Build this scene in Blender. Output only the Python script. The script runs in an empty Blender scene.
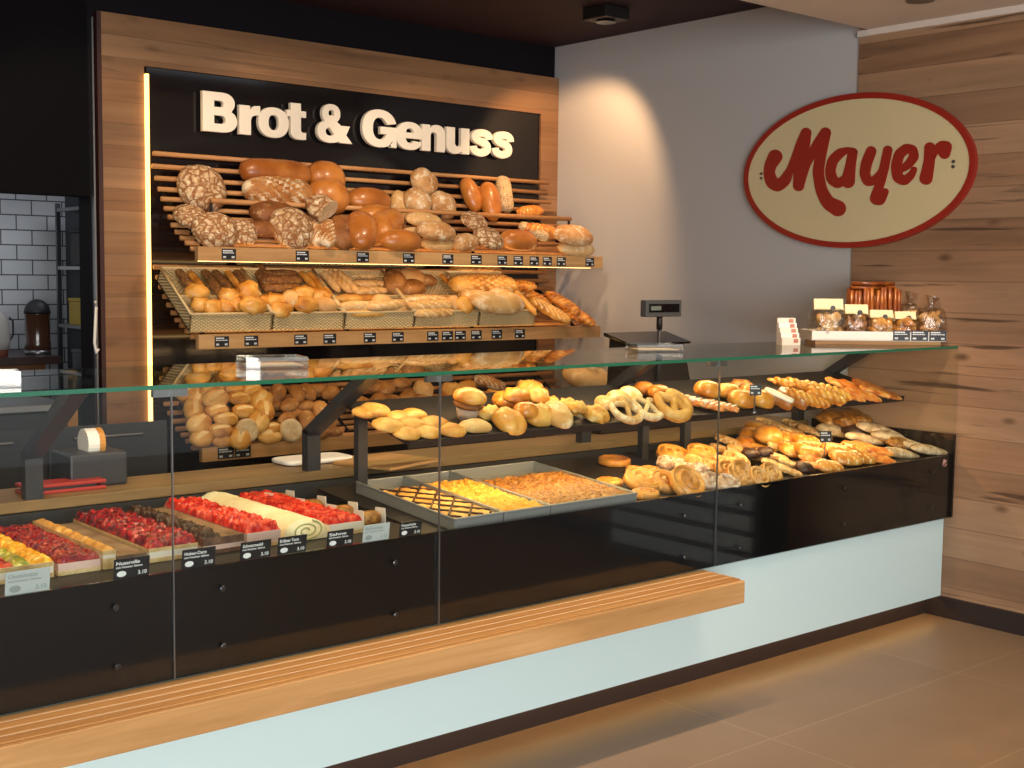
import bpy, math, random
from mathutils import Vector, Matrix, noise, Euler
random.seed(7)
S = bpy.context.scene
COL = S.collection
PI = math.pi
# ------------------------------------------------------------------ camera
F = 1271.9
RT = Vector((0.7639, -0.6452, 0.0123)); UP = Vector((0.0456, 0.0731, 0.9963)); FW = Vector((0.6437, 0.7605, -0.0853))
CAM = Vector((0, 0, 1.6))
cd = bpy.data.cameras.new('camera'); cam = bpy.data.objects.new('camera', cd); COL.objects.link(cam)
cd.sensor_width = 36; cd.lens = F / 1024 * 36; cd.clip_start = .05; cd.clip_end = 60
FW.normalize(); RT = (RT - FW * RT.dot(FW)).normalized(); UP = RT.cross(FW)
cam.matrix_world = Matrix(((RT.x, UP.x, -FW.x, 0), (RT.y, UP.y, -FW.y, 0), (RT.z, UP.z, -FW.z, CAM.z), (0, 0, 0, 1)))
S.camera = cam

def ray(x, y):
    return (FW * F + RT * (x - 512) - UP * (y - 384)).normalized()
def at(x, y, ax, v):
    d = ray(x, y); i = 'xyz'.index(ax)
    return CAM + d * ((v - CAM[i]) / d[i])
def at_plane(x, y, p0, n):
    d = ray(x, y)
    return CAM + d * ((p0 - CAM).dot(n) / d.dot(n))

# ------------------------------------------------------------------ materials
def lin(c):
    if isinstance(c, str):
        c = [int(c[i:i + 2], 16) / 255 for i in (0, 2, 4)]
    return tuple(x / 12.92 if x <= .04045 else ((x + .055) / 1.055) ** 2.4 for x in c) + (1,)
MATS = {}
class N:
    def __init__(s, name):
        s.m = bpy.data.materials.new(name); s.m.use_nodes = True
        s.t = s.m.node_tree; s.t.nodes.clear()
        s.out = s.n('OutputMaterial')
        MATS[name] = s.m
    def n(s, typ, **kw):
        nd = s.t.nodes.new('ShaderNode' + typ)
        for k, v in kw.items():
            if k in nd.bl_rna.properties.keys(): setattr(nd, k, v)
            else: s.set(nd, k, v)
        return nd
    def set(s, nd, k, v):
        sock = nd.inputs[int(k[1:])] if k[0] == 'i' and k[1:].isdigit() else nd.inputs[k.replace('_', ' ')]
        if isinstance(v, tuple) and len(v) == 2 and hasattr(v[0], 'outputs'):
            s.t.links.new(v[0].outputs[v[1]], sock)
        elif hasattr(v, 'outputs'):
            s.t.links.new(v.outputs[0], sock)
        else: sock.default_value = v
    def ramp(s, fac, stops):
        r = s.n('ValToRGB'); s.set(r, 'Fac', fac)
        e = r.color_ramp.elements
        while len(e) > 1: e.remove(e[0])
        for i, (p, c) in enumerate(stops):
            el = e[0] if i == 0 else e.new(p)
            el.position = p; el.color = c
        return r
    def mix(s, fac, a, b, mode='MIX'):
        m = s.n('Mix', data_type='RGBA', blend_type=mode)
        s.set(m, 'i0', fac); s.set(m, 'i6', a); s.set(m, 'i7', b)
        return (m, 2)
    def coords(s, scale=(1, 1, 1), rnd=True, loc=(0, 0, 0)):
        tc = s.n('TexCoord')
        mp = s.n('Mapping'); s.set(mp, 'Vector', (tc, 3)); mp.inputs['Scale'].default_value = scale
        mp.inputs['Location'].default_value = loc
        if rnd:
            oi = s.n('ObjectInfo'); ml = s.n('Math', operation='MULTIPLY'); s.set(ml, 'i0', (oi, 5)); s.set(ml, 'i1', 37.0)
            cx = s.n('CombineXYZ'); [s.set(cx, 'i%d' % k, ml) for k in range(3)]
            s.set(mp, 'Location', cx)
        return mp
    def bsdf(s, base, rough=.5, metal=0, bump=None, bs=.3, bd=.01, spec=.5, em=None, es=0, coat=0, trans=0, sss=0):
        b = s.n('BsdfPrincipled')
        s.set(b, 'Base Color', base); s.set(b, 'Roughness', rough); s.set(b, 'Metallic', metal)
        s.set(b, 'Specular IOR Level', spec)
        if coat: s.set(b, 'Coat Weight', coat); s.set(b, 'Coat Roughness', .12)
        if em: s.set(b, 'Emission Color', em); s.set(b, 'Emission Strength', es)
        if bump is not None:
            bp = s.n('Bump'); s.set(bp, 'Height', bump); s.set(bp, 'Strength', bs); s.set(bp, 'Distance', bd)
            s.set(b, 'Normal', bp)
        s.t.links.new(b.outputs[0], s.out.inputs[0])
        return b
def plain(name, c, rough=.5, metal=0, **k):
    n = N(name); n.bsdf(lin(c), rough, metal, **k); return n.m
def emit(name, c, st):
    n = N(name); e = n.n('Emission'); n.set(e, 'Color', lin(c)); n.set(e, 'Strength', st)
    n.t.links.new(e.outputs[0], n.out.inputs[0]); return n.m
def crust(name, dark, mid, light, sc=9, flour=None, fpos=.55, rough=.55, bump=.25, fs=30, coat=0, contrast=.62):
    n = N(name); mp = n.coords((1, 1, 1))
    nz = n.n('TexNoise', Scale=float(sc), Detail=4.0, Roughness=.6, Vector=mp)
    lo, hi = .5 - .5 * contrast * .6, .5 + .5 * contrast * .6
    col = n.ramp(nz, [(lo, lin(dark)), (.5, lin(mid)), (hi, lin(light))])
    n2 = n.n('TexNoise', Scale=float(fs), Detail=5.0, Roughness=.7, Vector=mp)
    if flour:
        fr = n.ramp(n2, [(fpos - .07, (0, 0, 0, 1)), (fpos + .07, (1, 1, 1, 1))])
        col = n.mix(fr, col, lin(flour))
    n.bsdf(col, rough, bump=n2, bs=bump, bd=.006, coat=coat)
    return n.m
def cracked(name, brown, pale, sc=24):
    n = N(name); mp = n.coords()
    nz = n.n('TexNoise', Scale=14.0, Detail=3.0, Vector=mp)
    w = n.mix(.07, mp, (nz, 1))
    v = n.n('TexVoronoi', feature='DISTANCE_TO_EDGE', Scale=float(sc), Vector=w)
    m = n.ramp(v, [(.02, (0, 0, 0, 1)), (.16, (1, 1, 1, 1))])
    n2 = n.n('TexNoise', Scale=45.0, Detail=4.0, Vector=mp)
    pal = n.ramp(n2, [(.3, lin(brown)), (.52, lin(pale)), (.7, lin('efe0c4'))])
    n.bsdf(n.mix(m, lin(brown), pal), .75, bump=m, bs=.5, bd=.006)
    return n.m
def wood(name, a, b, c, axis=0, plank=0, cross=2, sc=1.0, rough=.5, crack=.0, spec=.4, tone=.45):
    """grain runs along `axis`; planks are stacked along `cross`"""
    n = N(name); tc = n.n('TexCoord')
    sep = n.n('SeparateXYZ'); n.set(sep, 'Vector', (tc, 3))
    st = [14.0 * sc] * 3; st[axis] = 0.9 * sc
    vec = (tc, 3); pl = None
    if plank:
        dv = n.n('Math', operation='DIVIDE', i0=(sep, cross), i1=plank)
        fl = n.n('Math', operation='FLOOR', i0=dv); fr = n.n('Math', operation='FRACT', i0=dv)
        wn = n.n('TexWhiteNoise', noise_dimensions='1D'); n.set(wn, 'W', fl)
        sh = n.n('VectorMath', operation='MULTIPLY_ADD'); n.set(sh, 'i0', (wn, 1)); n.set(sh, 'i1', (9., 9., 9.)); n.set(sh, 'i2', (tc, 3))
        vec = (sh, 0); pl = wn
    mp = n.n('Mapping', Vector=vec); mp.inputs['Scale'].default_value = st
    nz = n.n('TexNoise', Scale=1.0, Detail=6.0, Roughness=.62, Distortion=.6, Vector=mp)
    col = n.ramp(nz, [(.28, lin(a)), (.5, lin(b)), (.72, lin(c))])
    st2 = [3.2 * sc] * 3; st2[axis] = .55 * sc
    mp2 = n.n('Mapping', Vector=vec); mp2.inputs['Scale'].default_value = st2
    n2 = n.n('TexNoise', Scale=1.0, Detail=2.0, Distortion=1.2, Vector=mp2)
    col = n.mix(.55, col, n.ramp(n2, [(.3, lin(a)), (.7, lin(c))]), 'OVERLAY')
    h = nz
    if plank:
        col = n.mix(tone, col, n.ramp((wn, 0), [(0, lin(a)), (.5, lin(b)), (1, lin(c))]))
        edge = n.ramp(fr, [(0, (1, 1, 1, 1)), (.025, (0, 0, 0, 1)), (.975, (0, 0, 0, 1)), (1, (1, 1, 1, 1))])
        col = n.mix(n.mix(1, edge, (.5, .5, .5, 1), 'MULTIPLY'), col, lin('33251c'))
    if crack:
        st3 = [30 * sc] * 3; st3[axis] = 1.3 * sc
        mp3 = n.n('Mapping', Vector=vec); mp3.inputs['Scale'].default_value = st3
        n3 = n.n('TexNoise', Scale=1.0, Detail=3.0, Distortion=.4, Vector=mp3)
        ck = n.ramp(n3, [(.30, (crack,) * 3 + (1,)), (.38, (0, 0, 0, 1))])
        col = n.mix(ck, col, lin('3a2a20'))
        st4 = [7.0] * 3; st4[axis] = 3.2
        mp4 = n.n('Mapping', Vector=vec); mp4.inputs['Scale'].default_value = st4
        v = n.n('TexVoronoi', Scale=1.0, Vector=mp4)
        kn = n.ramp(v, [(.05, (crack,) * 3 + (1,)), (.17, (0, 0, 0, 1))])
        col = n.mix(kn, col, lin('4d3524'))
    n.bsdf(col, rough, bump=h, bs=.12, bd=.004, spec=spec)
    return n.m
def glass(name, tint, refl=1.0, rough=0.0, bump=0, dens=None):
    n = N(name); tr = n.n('BsdfTransparent', Color=lin(tint)); gl = n.n('BsdfGlossy', Roughness=rough)
    lw = n.n('LayerWeight', Blend=.5); pw = n.n('Math', operation='POWER', i0=(lw, 1), i1=5.0); fr = n.n('Math', operation='MULTIPLY_ADD', i0=pw, i1=.96, i2=.035)
    if bump:
        mp = n.coords(); nz = n.n('TexNoise', Scale=28.0, Detail=3.0, Vector=mp)
        bp = n.n('Bump', Height=nz, Strength=bump, Distance=.02); n.set(gl, 'Normal', bp); n.set(lw, 'Normal', bp)
    fac = n.n('Math', operation='MULTIPLY', i0=fr, i1=refl)
    if dens:
        fac = n.n('Math', operation='ADD', i0=fac, i1=dens)
    mx = n.n('MixShader'); n.set(mx, 'i0', fac); n.set(mx, 'i1', tr); n.set(mx, 'i2', gl)
    n.t.links.new(mx.outputs[0], n.out.inputs[0]); return n.m

WOODF = wood('oak_panel', '775a40', '987553', 'b18d68', 0, .105, 2, 1.0, .45, .35, tone=.35)
WOODW = wood('reclaimed_plank', '7c624c', '9f8167', 'b89c7f', 1, .145, 2, .9, .6, .8, tone=.4)
WOODB = wood('beech', 'a5855a', 'bd9d70', 'd0b48a', 0, 0, 2, 1.2, .45)
WOODR = wood('beech_rail', 'a98256', 'bf986a', 'd0ad80', 0, 0, 2, 1.2, .5)
WOODS = wood('oak_slat', 'ab8554', 'bd9866', 'ceae7e', 0, .052, 1, 1.0, .3, tone=.25)
BLACKG = plain('black_gloss', '141214', .08, spec=.5)
BLACKM = plain('black_matte', '1b181a', .55)
BLACKS = plain('black_soffit', '141116', .8, spec=.15)
DARKG = plain('dark_grey_metal', '3a3c40', .4, .3)
GREYM = plain('grey_steel', '8d8f90', .35, .9)
STEEL = plain('tray_steel', '9da1a0', .42, .5)
WHITEP = plain('white_gloss_panel', 'd0eaec', .12, spec=.5)
PLINTH = plain('dark_plinth', '2b2120', .5)
WHITEW = plain('white_plaster', 'bcbcbc', .9, spec=.1)
CEILD = plain('brown_ceiling', '33242a', .7, spec=.2)
CEILL = plain('white_ceiling', 'd8cfc6', .9, spec=.1)
CREAMW = plain('white_acrylic', 'f0e6d2', .4)
TAGB = plain('tag_black', '1c1f24', .4)
TAGW = plain('tag_white', 'e8ecec', .5)
WHITE = plain('paper_white', 'f0ece4', .6)
GLASS = glass('clear_glass', 'f8fbfa', .45)
GLASST = glass('clear_glass_top', 'e8f2ec', 1.0)
GEDGE = plain('green_glass_edge', '1f6b4f', .1, spec=.6)
FILM = glass('cellophane', 'f4f0e8', 1.0, .08, .7, dens=.10)
ACRYL = glass('acrylic', 'f3f1ea', 1.0, .02, dens=.10)
LED = emit('warm_led', 'ffc468', 5)
LEDS = emit('warm_led_shelf', 'ffcb80', 9)
RED = plain('sign_red', '9b2a1e', .4)
CREAM = plain('sign_cream', 'd9cba0', .35)
def floor_mat():
    n = N('floor_tile'); tc = n.n('TexCoord')
    mp = n.n('Mapping', Vector=(tc, 3)); mp.inputs['Location'].default_value = (.11, .9, 0)
    br = n.n('TexBrick', offset=0.0, Vector=mp, Scale=1.0, Color1=lin('8a755f'), Color2=lin('927d66'), Mortar=lin('a08b73'))
    br.inputs['Mortar Size'].default_value = .004; br.inputs['Brick Width'].default_value = 1.2; br.inputs['Row Height'].default_value = .6
    nz = n.n('TexNoise', Scale=3.0, Detail=6.0, Roughness=.65, Vector=(tc, 3))
    col = n.mix(.35, br, n.ramp(nz, [(.3, lin('76675a')), (.7, lin('a09080'))]), 'OVERLAY')
    n.bsdf(col, .42, spec=.4); return n.m
FLOOR = floor_mat()
def tile_mat():
    n = N('subway_tile'); tc = n.n('TexCoord'); sep = n.n('SeparateXYZ', Vector=(tc, 3))
    cx = n.n('CombineXYZ', i0=(sep, 0), i1=(sep, 2))
    br = n.n('TexBrick', Vector=cx, Scale=1.0, Color1=lin('c4c8cb'), Color2=lin('cccfd2'), Mortar=lin('55585c'))
    br.inputs['Mortar Size'].default_value = .004; br.inputs['Brick Width'].default_value = .19; br.inputs['Row Height'].default_value = .092
    n.bsdf(br, .15); return n.m
TILE = tile_mat()
def wicker_mat(name, a, b):
    n = N(name); mp = n.coords((1, 1, 1), False)
    w1 = n.n('TexWave', bands_direction='X', Scale=13.0, Distortion=.4, Vector=mp); w2 = n.n('TexWave', bands_direction='Z', Scale=22.0, Distortion=.4, Vector=mp)
    m = n.mix(1, w1, w2, 'DIFFERENCE')
    n.bsdf(n.mix(m, lin(a), lin(b)), .7, bump=m, bs=.9, bd=.008); return n.m
WICK = wicker_mat('wicker', 'c9a868', 'fbe8b8')
WICKR = plain('wicker_rim', 'd9bd88', .6)

C_CRACK = cracked('crust_cracked', '8f5a2c', 'cfae82')
C_BROWN = crust('crust_brown', '86481a', 'a05c24', 'b87536', 7, rough=.35, bump=.06, coat=.25)
C_BROWN2 = crust('crust_copper', '965520', 'b26c2a', 'c98640', 7, rough=.35, bump=.08, coat=.25)
C_SCORE = crust('crust_scored', '8f5524', 'b07a42', 'cf9f68', 8, 'e6d3b0', .52, .7, .2, 14)
C_FLOUR = crust('crust_floured', 'a06a34', 'bf8c54', 'd3a873', 9, 'e8d8b8', .58, .7, .25, 25)
C_PALE = crust('crust_pale', 'b98648', 'd3a668', 'e4c189', 8, 'eedcb8', .62, .6, .2, 22)
C_SEED = crust('crust_seeded', '7a4d22', 'a4743c', 'c79a5e', 12, 'e2cda0', .50, .7, .7, 120)
C_DSEED = crust('crust_dark_seed', '4f3318', '7a4d22', 'a87438', 14, 'caa56a', .60, .7, .7, 110)
C_GOLD = crust('crust_golden', 'a9641c', 'd3933a', 'eabb66', 10, rough=.42, bump=.28, coat=.2)
C_ROLL = crust('crust_roll', 'ab6820', 'd49a44', 'ebc074', 11, rough=.45, bump=.3)
C_ROLLB = crust('crust_small_brown', '7c4c1e', 'a26c33', 'c48f50', 12, 'd8b684', .62, .6, .3, 40)
C_BRAID = crust('crust_braid', 'a85a16', 'd08430', 'e9ac52', 12, rough=.3, bump=.1, coat=.4)
C_CHEESE = crust('crust_cheese', 'b86f20', 'd99a3a', 'eabf68', 16, 'efd08a', .60, .5, .5, 40)
C_PIZZA = crust('crust_pizza', 'b04a18', 'd97a2c', 'efab55', 22, 'f3cf86', .60, .45, .4, 30, .2)
C_PWD = crust('pastry_powdered', 'b98444', 'd2a664', 'e4c48c', 10, 'f0dcb4', .56, .7, .2, 16)
C_DUST = crust('pastry_dusted', '86624a', 'a98868', 'c4a88c', 14, 'dccbb8', .52, .8, .3, 22)
C_SNAIL = crust('pastry_snail', 'ae7430', 'cf9850', 'e2b676', 12, rough=.4, bump=.1, coat=.2)
C_SNAILG = plain('cinnamon_line', 'a8742f', .5)
C_CUTB = crust('crust_cut_brown', '96561f', 'b57534', 'cc9452', 10, rough=.6, bump=.2)
C_CUTL = crust('crust_cut_light', 'd9ae62', 'e8c482', 'f2d8a4', 14, rough=.6, bump=.2)
C_NUT = crust('pastry_nut', '9a5f26', 'c98f42', 'e4bc78', 30, 'ecd4a0', .54, .6, .8, 55)
C_GREYP = crust('pastry_grey_floured', '967650', 'b8986e', 'd0b68e', 12, 'dccaa8', .52, .75, .3, 30)
C_GLOSS = crust('pastry_glossy', 'a85a18', 'd48a30', 'ecb452', 11, rough=.3, bump=.2, coat=.5)
C_CHOC = crust('chocolate', '2c1a12', '3f261a', '5a3826', 20, rough=.45, bump=.4)
C_CRUMB = crust('crumb', 'c9a878', 'dcc194', 'ead7b2', 40, rough=.9, bump=.5, fs=90)
C_RYE = crust('crust_rye', '6e3d18', '8c5424', 'a66d38', 9, 'c79f6c', .66, .6, .2, 25)
C_TOPW = plain('icing_white', 'f3ead8', .5)
C_LATT = crust('sheet_cake_yellow', 'cc8c34', 'e4b058', 'efcc80', 14, rough=.5, bump=.3)
C_CRMB = crust('crumble', 'c88420', 'e4a636', 'f0c460', 45, rough=.7, bump=1.0, fs=60)
C_NUTC = crust('caramel_nuts', '6b3a10', '9c6420', 'c4923e', 55, 'e0bc74', .66, .35, 1.0, 60, .3)
C_PRETZ = crust('pretzel_stick', '5e2a0c', '864012', 'aa661e', 14, rough=.3, bump=.1, coat=.3)

# ------------------------------------------------------------------ mesh builder
class MB:
    def __init__(s): s.v = []; s.f = []; s.mi = []
    def add(s, vs, fs, mi=0):
        o = len(s.v); s.v += [tuple(v) for v in vs]
        s.f += [tuple(i + o for i in f) for f in fs]; s.mi += [mi] * len(fs); return s
    def box(s, lo, hi, mi=0, M=None):
        (a, b, c), (d, e, f) = lo, hi
        vs = [Vector(p) for p in ((a, b, c), (d, b, c), (d, e, c), (a, e, c), (a, b, f), (d, b, f), (d, e, f), (a, e, f))]
        if M: vs = [M @ v for v in vs]
        return s.add(vs, [(3, 2, 1, 0), (4, 5, 6, 7), (0, 1, 5, 4), (1, 2, 6, 5), (2, 3, 7, 6), (3, 0, 4, 7)], mi)
    def prism(s, poly, axis, a, b, mi=0):
        """poly in the two other axes (cyclic order), swept along axis from a to b"""
        k = 'xyz'.index(axis); i, j = (k + 1) % 3, (k + 2) % 3; vs = []
        for t in (a, b):
            for p in poly:
                q = [0, 0, 0]; q[k] = t; q[i] = p[0]; q[j] = p[1]; vs.append(q)
        n = len(poly)
        fs = [tuple(range(n))[::-1], tuple(range(n, 2 * n))] + [(m, (m + 1) % n, n + (m + 1) % n, n + m) for m in range(n)]
        return s.add(vs, fs, mi)
    def tube(s, pts, r, seg=8, mi=0, flat=1.0):
        pts = [Vector(p) for p in pts]; n = len(pts)
        rs = r if isinstance(r, (list, tuple)) else [r] * n
        vs = []; ref = Vector((0, 0, 1))
        for i, p in enumerate(pts):
            t = (pts[min(i + 1, n - 1)] - pts[max(i - 1, 0)]).normalized()
            if abs(t.dot(ref)) > .95: ref = Vector((0, 1, 0)) if abs(t.y) < .9 else Vector((1, 0, 0))
            a = t.cross(ref).normalized(); b = a.cross(t)
            for k in range(seg):
                w = 2 * PI * k / seg
                vs.append(p + (a * math.cos(w) + b * math.sin(w) * flat) * rs[i])
        fs = []
        for i in range(n - 1):
            for k in range(seg):
                k2 = (k + 1) % seg
                fs.append((i * seg + k, i * seg + k2, (i + 1) * seg + k2, (i + 1) * seg + k))
        fs += [tuple(range(seg))[::-1], tuple(range((n - 1) * seg, n * seg))]
        return s.add(vs, fs, mi)
    def lathe(s, prof, seg=20, c=(0, 0, 0), mi=0):
        vs = [(c[0] + r * math.cos(2 * PI * k / seg), c[1] + r * math.sin(2 * PI * k / seg), c[2] + z) for r, z in prof for k in range(seg)]
        fs = [(i * seg + k, i * seg + (k + 1) % seg, (i + 1) * seg + (k + 1) % seg, (i + 1) * seg + k) for i in range(len(prof) - 1) for k in range(seg)]
        fs += [tuple(range(seg))[::-1], tuple(range((len(prof) - 1) * seg, len(prof) * seg))]
        return s.add(vs, fs, mi)
    def mesh(s, name, mats, smooth=False):
        me = bpy.data.meshes.new(name); me.from_pydata(s.v, [], s.f)
        for m in (mats if isinstance(mats, (list, tuple)) else [mats]): me.materials.append(m)
        if any(s.mi): me.polygons.foreach_set('material_index', s.mi)
        if smooth: me.polygons.foreach_set('use_smooth', [True] * len(me.polygons))
        me.update(); return me
    def obj(s, name, mats, parent=None, smooth=False, bevel=0):
        o = bpy.data.objects.new(name, s.mesh(name, mats, smooth)); COL.objects.link(o)
        if parent: o.parent = parent
        if bevel:
            b = o.modifiers.new('bevel', 'BEVEL'); b.width = bevel; b.segments = 2; b.limit_method = 'ANGLE'
        return o
def tag(o, label, cat=None, group=None, kind=None):
    if label: o['label'] = label
    if cat: o['category'] = cat
    if group: o['group'] = group
    if kind: o['kind'] = kind
    return o
def thing(name, label, cat, loc=(0, 0, 0), group=None):
    o = bpy.data.objects.new(name, None); COL.objects.link(o); o.location = loc; o.empty_display_size = .05
    return tag(o, label, cat, group)
def structure(o, label=None): o['kind'] = 'structure'; return tag(o, label)
ORD = ('first second third fourth fifth sixth seventh eighth ninth tenth eleventh twelfth thirteenth fourteenth fifteenth sixteenth '
       'seventeenth eighteenth nineteenth twentieth').split()
ORD += ['twenty-' + w for w in ORD[:9]] + ['thirtieth']
ORD += ['thirty-' + w for w in ORD[:9]]

def text_mesh(txt, bold=0.0, depth=0.0):
    cu = bpy.data.curves.new('lettering', 'FONT'); cu.body = txt; cu.offset = bold; cu.extrude = depth
    cu.resolution_u = 4
    ob = bpy.data.objects.new('tmp', cu); COL.objects.link(ob)
    dg = bpy.context.evaluated_depsgraph_get(); dg.update()
    me = bpy.data.meshes.new_from_object(ob.evaluated_get(dg))
    COL.objects.unlink(ob); bpy.data.objects.remove(ob)
    return me
def fit_mesh(me, x0, x1, z0, z1, y, depth_scale=1.0, ref=None):
    """lay a text mesh (drawn in XY) into the XZ plane facing -Y, fitted to a box"""
    xs = [v.co.x for v in me.vertices]; ys = [v.co.y for v in me.vertices]
    a, b, c, d = min(xs), max(xs), min(ys), max(ys)
    for v in me.vertices:
        v.co = (x0 + (v.co.x - a) / (b - a) * (x1 - x0), y - v.co.z * depth_scale, z0 + (v.co.y - c) / (d - c) * (z1 - z0))
    me.update()
# ------------------------------------------------------------------ baked goods
def spow(v, p): return math.copysign(abs(v) ** p, v)
def blob(L, W, H, nl=24, nc=18, ex=2.3, cx=2.2, flat=.55, amp=.03, fr=7.0, seed=0, fn=None, bend=0, taper=0, gfn=None):
    mb = MB(); vs = []; off = Vector((seed * 3.1, seed * 1.7, seed))
    for i in range(nl + 1):
        u = -math.cos(PI * i / nl) * .9995
        pr = max(0, 1 - abs(u) ** ex) ** (1 / ex)
        pr *= 1 - taper * u
        for k in range(nc):
            a = 2 * PI * k / nc; c, s = math.cos(a), math.sin(a)
            x = u * L / 2; y = W / 2 * pr * spow(c, 2 / cx); z = H / 2 * pr * spow(s, 2 / cx)
            m = 1 + amp * 2 * noise.noise(Vector((x, y, z)) * fr * 4 + off)
            if fn: m += fn(u, a, x, y, z) 
            y *= m; z *= m
            if z < 0: z *= flat
            if bend: y += bend * (u * u - .4)
            vs.append((x, y, z))
    fs = [(i * nc + k, i * nc + (k + 1) % nc, (i + 1) * nc + (k + 1) % nc, (i + 1) * nc + k) for i in range(nl) for k in range(nc)]
    fs = [f[::-1] for f in fs]; body = len(fs)
    fs += [tuple(range(nc)), tuple(range(nl * nc, (nl + 1) * nc))[::-1]]
    mb.add(vs, fs)
    if gfn:
        for i in range(body):
            u = -math.cos(PI * (i // nc + .5) / nl); a = 2 * PI * (i % nc + .5) / nc
            if gfn(u, a): mb.mi[i] = 1
    return mb
def gsl(n, slant=1.2, w=.17, span=.8):
    return lambda u, a: math.sin(a) > .15 and abs(u) < span and abs((u + slant * .25 * math.cos(a)) * n / 2 - round((u + slant * .25 * math.cos(a)) * n / 2)) < w
def slash(n, depth=.10, slant=1.2, width=.30, span=.8):
    def f(u, a, x, y, z):
        if math.sin(a) < .15 or abs(u) > span: return 0
        t = (u + slant * .25 * math.cos(a)) * n / 2
        d = abs(t - round(t)) * 2 / n * 4
        return -depth * math.exp(-(d / width) ** 2) * min(1, math.sin(a) * 2) + depth * .25
    return f
def star(n=5, depth=.12):
    def f(u, a, x, y, z):
        if z <= 0: return 0
        ph = math.atan2(y, x); r = math.hypot(x, y)
        g = abs(((ph * n / (2 * PI) + r * 6) % 1) - .5) * 2
        return -depth * math.exp(-((1 - g) / .28) ** 2)
    return f
def crease(depth=.18):
    def f(u, a, x, y, z):
        return -depth * math.exp(-(math.cos(a) / .16) ** 2) * max(0, math.sin(a)) * (1 - u * u)
    return f
def ridges(n, depth=.12):
    def f(u, a, x, y, z):
        return depth * (abs(math.sin(u * n * PI / 2 + .7 * math.cos(a))) - .6)
    return f
def lumps(amp, fr):
    def f(u, a, x, y, z): return amp * noise.noise(Vector((x, y, z)) * fr)
    return f
def disc(R, H, nr=14, na=30, prof=None, squash=1.0, gmat=None):
    mb = MB(); vs = [(0, 0, prof(0, 0))]; fs = []
    for i in range(1, nr + 1):
        r = i / nr
        for k in range(na):
            a = 2 * PI * k / na
            vs.append((R * r * math.cos(a), R * r * math.sin(a) * squash, prof(r, a)))
    for k in range(na):
        fs.append((0, 1 + k, 1 + (k + 1) % na))
    for i in range(nr - 1):
        for k in range(na):
            fs.append((1 + i * na + k, 1 + (i + 1) * na + k, 1 + (i + 1) * na + (k + 1) % na, 1 + i * na + (k + 1) % na))
    b = len(vs); rr = (1.02, .93)
    for q, rz in ((1.03, -H * .45), (.86, -H * .6)):
        for k in range(na):
            a = 2 * PI * k / na; vs.append((R * q * math.cos(a), R * q * math.sin(a) * squash, rz))
    o = 1 + (nr - 1) * na
    for k in range(na):
        k2 = (k + 1) % na
        fs.append((o + k, b + k, b + k2, o + k2)); fs.append((b + k, b + na + k, b + na + k2, b + k2))
    fs.append(tuple(b + na + k for k in range(na))[::-1])
    mb.add(vs, fs)
    if gmat:
        for i, f in enumerate(mb.f):
            if len(f) <= 4:
                c = sum((Vector(mb.v[j]) for j in f), Vector()) / len(f)
                if gmat(math.hypot(c.x, c.y / squash) / R, math.atan2(c.y / squash, c.x)): mb.mi[i] = 1
    return mb
PR = {}
def proto(key, mb, mats, name, desc, cat, kids=()):
    me = mb.mesh(name, mats, True)
    xs = [v.co.x for v in me.vertices]; ys = [v.co.y for v in me.vertices]; zs = [v.co.z for v in me.vertices]
    PR[key] = dict(me=me, H=max(zs) - min(zs), L=max(xs) - min(xs), W=max(ys) - min(ys), zb=-min(zs), zt=max(zs), name=name, desc=desc, cat=cat, kids=list(kids))
proto('crk', blob(.23, .23, .13, ex=2.1, seed=1, amp=.03), C_CRACK, 'bread_loaf', 'cracked floury round loaf', 'bread')
proto('crk2', blob(.27, .22, .14, ex=2.1, seed=2, amp=.04), C_CRACK, 'bread_loaf', 'large cracked floury loaf', 'bread')
proto('long', blob(.33, .12, .12, ex=3.4, seed=3, amp=.015), C_BROWN, 'bread_loaf', 'long smooth brown loaf', 'bread')
proto('score', blob(.33, .13, .12, ex=2.8, nl=80, nc=32, seed=4, fn=slash(6, .14, 2.6), amp=.02, gfn=gsl(6, 2.6, .22, .85)), [C_SCORE, C_CUTB], 'bread_loaf', 'floured diagonal-cut loaf', 'bread')
proto('rnd', blob(.19, .16, .13, ex=2.2, seed=5, amp=.015), C_BROWN2, 'bread_loaf', 'round glossy brown loaf', 'bread')
proto('oval', blob(.24, .13, .12, ex=2.3, seed=6, amp=.02), C_BROWN2, 'bread_loaf', 'oval glossy brown loaf', 'bread')
proto('rye', blob(.25, .15, .12, ex=2.4, seed=7, amp=.03), C_RYE, 'bread_loaf', 'dark rustic rye loaf', 'bread')
proto('flo', blob(.24, .14, .10, ex=2.3, seed=8, amp=.03), C_FLOUR, 'bread_loaf', 'floured oval loaf', 'bread')
proto('pale', blob(.25, .12, .09, ex=2.2, seed=9, amp=.03), C_PALE, 'bread_loaf', 'pale oval loaf', 'bread')
proto('seed', blob(.28, .12, .11, ex=3.6, cx=2.6, seed=10, amp=.03), C_SEED, 'bread_loaf', 'seed-covered loaf', 'bread')
proto('floround', blob(.16, .16, .11, ex=2.1, seed=11, fn=star(4, .12), amp=.02), C_FLOUR, 'bread_loaf', 'cross-cut floured round loaf', 'bread')
def braid_mb(L, W, H, n=8):
    mb = MB()
    for s in (0, PI):
        pts, rs = [], []
        m = n * 6
        for i in range(m + 1):
            u = i / m * 2 - 1; t = u * n / 2 * PI + s
            e = max(.02, 1 - abs(u) ** 3) ** .5
            pts.append((u * L / 2, math.sin(t) * W * .24 * e, math.cos(t) * H * .13 * e)); rs.append(W * .30 * e + .002)
        mb.tube(pts, rs, 10, flat=.9)
    return mb
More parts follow.
